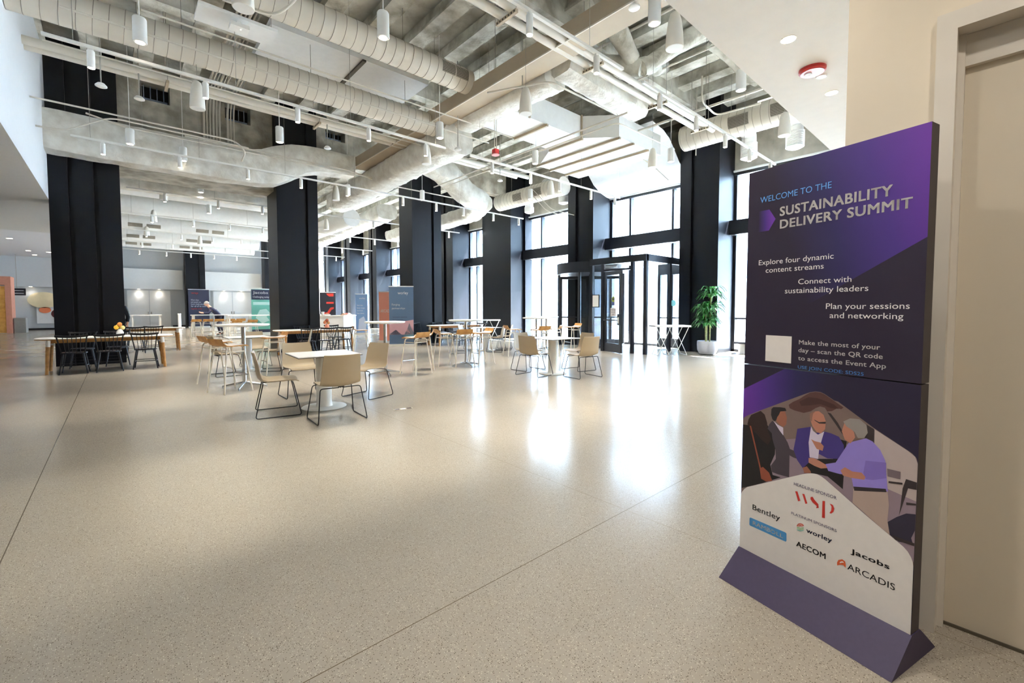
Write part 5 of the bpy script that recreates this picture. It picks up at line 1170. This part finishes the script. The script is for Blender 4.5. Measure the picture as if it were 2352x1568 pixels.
pipe('slim vertical rod hanging by the right black column', [(12.0, 5.8, 5.55), (12.0, 5.8, 7.69)], 0.012, name='hanging_rod', cat='rod')
# bundle of conduits crossing the deck and dropping down the girder face
for k in range(9):
    x = 1.95 + 0.075 * k + (0.12 if k > 5 else 0)
    pipe('%s conduit from the left in the bundle dropping down the girder behind the twin pipes' % ORD[k], [(x, 6.0, 7.25), (x, 14.85, 7.25), (x, 15.05, 6.9), (x, 15.05, 5.85)], 0.017 if k % 3 else 0.026, group='conduit bundle down the girder', rb=0.25)
# suspended lamps ---------------------------------------------------------------------------------
ZT = 4.94
def spot_light(name, parent, loc, power, size, blend=0.6, col=(1.0, 0.92, 0.78), rad=0.04):
    l = bpy.data.lights.new(name, 'SPOT'); l.energy = power; l.spot_size = radians(size); l.spot_blend = blend; l.color = col; l.shadow_soft_size = rad
    o = bpy.data.objects.new(name, l); COL.objects.link(o); o.parent = parent; o.location = loc; return o
def track(label, y, x0, x1, hang):
    t = thing('light_track', label, 'light track', (0, y, ZT)); part('rail', MB().box(x0, x1, -0.022, 0.022, 0, 0.04), M_TRACK, t)
    for x in hang: part('hanger', MB().tube([(x, 0, 0.04), (x, 0, Zd - ZT - .02)], 0.004, 5), M_ROD, t)
    return t
TR = [('nearest the white soffit, left length', 3.96, -1.0, 5.80), ('nearest the white soffit, right length', 3.96, 6.36, 12.45), ('under the spiral ducts, left length', 8.52, -0.64, 5.62), ('under the spiral ducts, right length', 8.52, 6.3, 12.38),
      ('before the black columns', 13.05, -0.62, 12.3), ('just behind the first row of black columns', 17.5, 0.3, 12.3)] + [('%s across the far hall' % w, y, 0.2, 12.0) for w, y in (('first', 22.0), ('second', 26.5), ('third', 31.0), ('fourth', 35.2))]
for d, y, a, b in TR: track('white lighting track %s' % d, y, a, b, [a + 0.3 + 1.9 * k for k in range(int((b - a) / 1.9) + 1) if a + 0.3 + 1.9 * k < b])
def track_lamp(label, loc, group):
    t = thing('track_spotlight', label, 'spotlight', loc, 0, group)
    part('adapter', MB().box(-0.03, 0.03, -0.018, 0.018, -0.03, 0), M_LAMP, t)
    part('housing', MB().lathe([(0.040, -0.265), (0.043, -0.26), (0.043, -0.035), (0.038, -0.03)], seg=20), M_LAMP, t, True)
    part('lens', MB().lathe([(0.036, -0.2665), (0.036, -0.262)], seg=20), M_LENS, t)
    return t
XL = [-0.16 + 1.29 * k for k in range(11)]
ROWS = [('lighting track nearest the white soffit', 3.96, [-0.16, 1.13, 2.43, 3.84, 5.16, 6.88, 8.19, 9.48, 10.78, 12.1]), ('lighting track under the spiral ducts', 8.52, [-0.17, 1.14, 2.5, 3.82, 5.11, 6.98, 8.3, 9.45, 10.87, 12.1]),
        ('lighting track before the black columns', 13.05, [-0.13, 1.2, 2.6, 3.88, 5.16, 6.97, 8.22, 9.35, 10.74, 12.05]), ('track just behind the first row of columns', 17.5, [1.2, 2.6, 3.9, 5.2, 7.99, 9.3, 10.6, 11.7])] + \
       [('%s lighting track across the far hall' % w, y, [1.1, 2.4, 3.65, 4.9, 6.2, 8.8, 10.1, 11.4]) for w, y in (('first', 22.0), ('second', 26.5), ('third', 31.0), ('fourth', 35.2))]
lamp0 = None; LAMPS = []
for d, y, xs_ in ROWS:
    for k, x in enumerate(xs_):
        lab = 'white cylinder spotlight, %s from the left on the %s' % (ORD[k], d); g = 'track spotlights'
        if lamp0 is None: lamp0 = o = track_lamp(lab, (x, y, ZT), g)
        else: o = dup(lamp0, (x, y, ZT), 0, lab, g)
        LAMPS.append((o, x, y, k))
P_TRACK = 210
for o, x, y, k in LAMPS:
    if y < 18: spot_light('lamp_beam', o, (0, 0, -0.28), P_TRACK, 38, 0.75)
    elif k % 2 == 0: spot_light('lamp_beam', o, (0, 0, -0.28), P_TRACK * 1.8, 90)
def cyl_pendant(label, loc):
    t = thing('cylinder_pendant', label, 'pendant light', loc, 0, 'cylinder pendant lights')
    part('housing', MB().lathe([(0.076, 0), (0.082, 0.005), (0.082, 0.325), (0.074, 0.34)], seg=26), M_LAMP, t, True)
    part('lens', MB().lathe([(0.055, -0.002), (0.055, 0.002)], seg=20), M_LENS, t)
    part('suspension', MB().tube([(0, 0, 0.34), (0, 0, Zd - loc[2] - .02)], 0.007, 6), M_LAMP, t)
    return t
PEN = [(0.35, 8.24, 'hung before the long spiral duct at upper left'), (0.33, 13.4, 'hung before the leftmost black column'), (2.86, 5.86, 'hung at top centre left of the twin pipes'), (2.84, 11.02, 'hung before the conduit bundle'),
       (5.41, 8.42, 'hung beside the long spiral duct end'), (5.40, 3.2, 'hung nearest the white soffit, upper right'), (8.13, 3.15, 'hung by the soffit edge above the right column'), (8.20, 8.25, 'hung left of the white plenum box'), (10.7, 5.83, 'hung before the curved white bulkhead'),
       (5.79, 14.59, 'hung right of the second black column'), (1.36, 14.0, 'hung low before the girder, right of the leftmost column'), (2.12, 17.4, 'hung behind the girder, left'), (2.8, 20.97, 'hung in the far hall beyond the girder'), (8.0, 13.6, 'hung left of the third black column'), (10.7, 11.0, 'hung left of the entrance column')]
p0 = None
for x, y, w in PEN:
    lab = 'white cylinder pendant light ' + w
    if p0 is None: p0 = o = cyl_pendant(lab, (x, y, 5.1))
    else: o = dup(p0, (x, y, 5.1), 0, lab)
    if y < 12: spot_light('pendant_beam', o, (0, 0, -0.01), 190, 80, col=(1.0, 0.93, 0.82))
def bell(label, loc):
    t = thing('pendant_speaker', label, 'speaker', loc, 0, 'bell shaped pendant speakers')
    part('shade', MB().lathe([(0.118, 0), (0.122, 0.01), (0.112, 0.20), (0.088, 0.38), (0.062, 0.47), (0.03, 0.495)], seg=28), M_BELL, t, True)
    part('grille', MB().lathe([(0.112, -0.003), (0.112, 0.003)], seg=28), M_GRILL, t)
    part('cable', MB().tube([(0, 0, 0.49), (0, 0, Zd - loc[2] - .02)], 0.004, 5), M_ROD, t)
    return t
BEL = [(1.20, 9.94, 'below the twin pipes at left'), (1.25, 6.29, 'cut by the top edge at left'), (5.95, 3.21, 'largest, nearest the soffit at upper right'), (5.83, 6.12, 'before the white plenum box'), (5.94, 9.87, 'under the twin pipes at centre'), (10.66, 3.23, 'beside the soffit above the welcome sign'),
       (10.48, 6.22, 'before the curved white bulkhead'), (1.19, 15.8, 'under the girder left of centre'), (1.27, 18.9, 'just behind the girder at left'), (5.6, 15.15, 'right of the second black column'), (1.25, 23.9, 'first in the far hall'), (1.2, 28.5, 'second in the far hall'), (3.6, 30.5, 'before the far column'), (10.6, 9.95, 'left of the entrance column'), (7.3, 21.0, 'deep between the second and third columns')]
e0 = None
for x, y, w in BEL:
    lab = 'cream bell shaped pendant speaker ' + w
    if e0 is None: e0 = bell(lab, (x, y, 5.0))
    else: dup(e0, (x, y, 5.0), 0, lab)
# round smoke detectors and the red horn
def detector(label, loc):
    t = thing('smoke_detector', label, 'detector', loc, 0, 'hanging round detectors')
    part('disc', MB().lathe([(0.06, 0), (0.085, 0.012), (0.085, 0.03), (0.05, 0.07)], seg=20), M_LAMP, t, True); part('conduit', MB().tube([(0, 0, 0.07), (0, 0, Zd - loc[2] - .02)], 0.012, 6), M_ROD, t)
    return t
k0 = None
for (x, y, z), w in (((-0.1, 11.0, 5.35), 'before the leftmost black column'), ((0.45, 11.6, 5.5), 'right of the leftmost black column'), ((6.0, 3.9, 5.9), 'left of the big bell speaker'), ((6.2, 6.6, 5.3), 'below the cream bell speaker at the plenum box'), ((4.1, 11.6, 5.4), 'below the twin pipes at centre left'), ((6.3, 9.0, 5.2), 'above the red horn'), ((9.0, 10.6, 5.3), 'left of the entrance column')):
    lab = 'round white detector disc ' + w
    if k0 is None: k0 = detector(lab, (x, y, z))
    else: dup(k0, (x, y, z), 0, lab)
t = thing('alarm_horn', 'red alarm horn hanging on two conduits below the beige main duct', 'alarm', (6.93, 8.33, 5.05))
part('body', MB().box(-0.06, 0.06, -0.06, 0.06, 0.02, 0.14), M_RED, t); part('face', MB().lathe([(0.09, 0), (0.10, 0.012), (0.075, 0.03)], seg=20), M_PINK, t, True)
for s in (-0.03, 0.03): part('conduit', MB().tube([(s, 0, 0.14), (s, 0, Zd - 5.06)], 0.009, 6), M_PIPE, t)
# soffit fittings
def downlight(label, loc, r=0.05, group='recessed soffit downlights', power=0, size=80):
    t = thing('downlight', label, 'downlight', loc, 0, group)
    part('trim', MB().lathe([(r * 1.12, -0.004), (r * 1.12, 0.0)], seg=24), M_LAMP, t); part('lens', MB().lathe([(r, -0.006), (r, -0.003)], seg=24), M_LENS, t)
    if power: spot_light('downlight_beam', t, (0, 0, -0.02), power, size, 0.9, (1.0, 0.94, 0.86), 0.06)
    return t
for x, w in ((4.07, 'left of the red soffit alarm'), (5.39, 'right of the red soffit alarm')): downlight('bright recessed downlight in the white soffit %s' % w, (x, 1.22, 3.5), power=34, size=150)
for x, y, w in ((2.05, 1.15, 'above the welcome sign, out of view'), (0.6, 1.22, 'above the viewer'), (1.4, -0.6, 'behind the viewer'), (0.2, -0.6, 'behind the viewer at left')):  # unseen downlights added to light the sign and the near floor
    o = downlight('added unseen recessed downlight in the white soffit ' + w, (x, y, 3.5), power=62, size=155)
t = thing('soffit_alarm', 'flat round red alarm with pale face on the white soffit', 'alarm', (4.73, 1.22, 3.5))
part('ring', MB().lathe([(0.095, -0.035), (0.105, -0.025), (0.105, 0.0)], seg=32), M_RED, t, True); part('face', MB().lathe([(0.09, -0.038), (0.09, -0.034)], seg=32), M_PINK, t); part('strobe', MB().lathe([(0.03, -0.045), (0.03, -0.036)], (-0.01, 0.03, 0), 16), M_WHITE, t)
t = thing('soffit_detector', 'small white disc on the soffit beside the red alarm', 'detector', (4.93, 1.20, 3.5)); part('disc', MB().lathe([(0.04, -0.012), (0.045, 0)], seg=24), M_LAMP, t, True)
for k, (x, y) in enumerate(((-3.7, 31.5), (-3.7, 37.4), (-3.7, 40.0), (-2.9, 37.6), (-2.7, 40.3))):
    o = downlight('small downlight in the far left white ceiling, %s from the left' % ORD[k], (x, y, 4.7), 0.1, 'far left ceiling downlights')
for k, (x, y) in enumerate(((-4.1, 41.2), (-2.9, 41.2), (1.2, 41.25), (2.35, 41.25), (6.4, 41.25), (7.6, 41.25))):
    z = 2.8
    o = downlight('small downlight washing the far wall below the white band, %s from the left' % ORD[k], (x, 41.72 if x < -3 else 41.7, z), 0.07, 'far wall downlights', power=18, size=110)
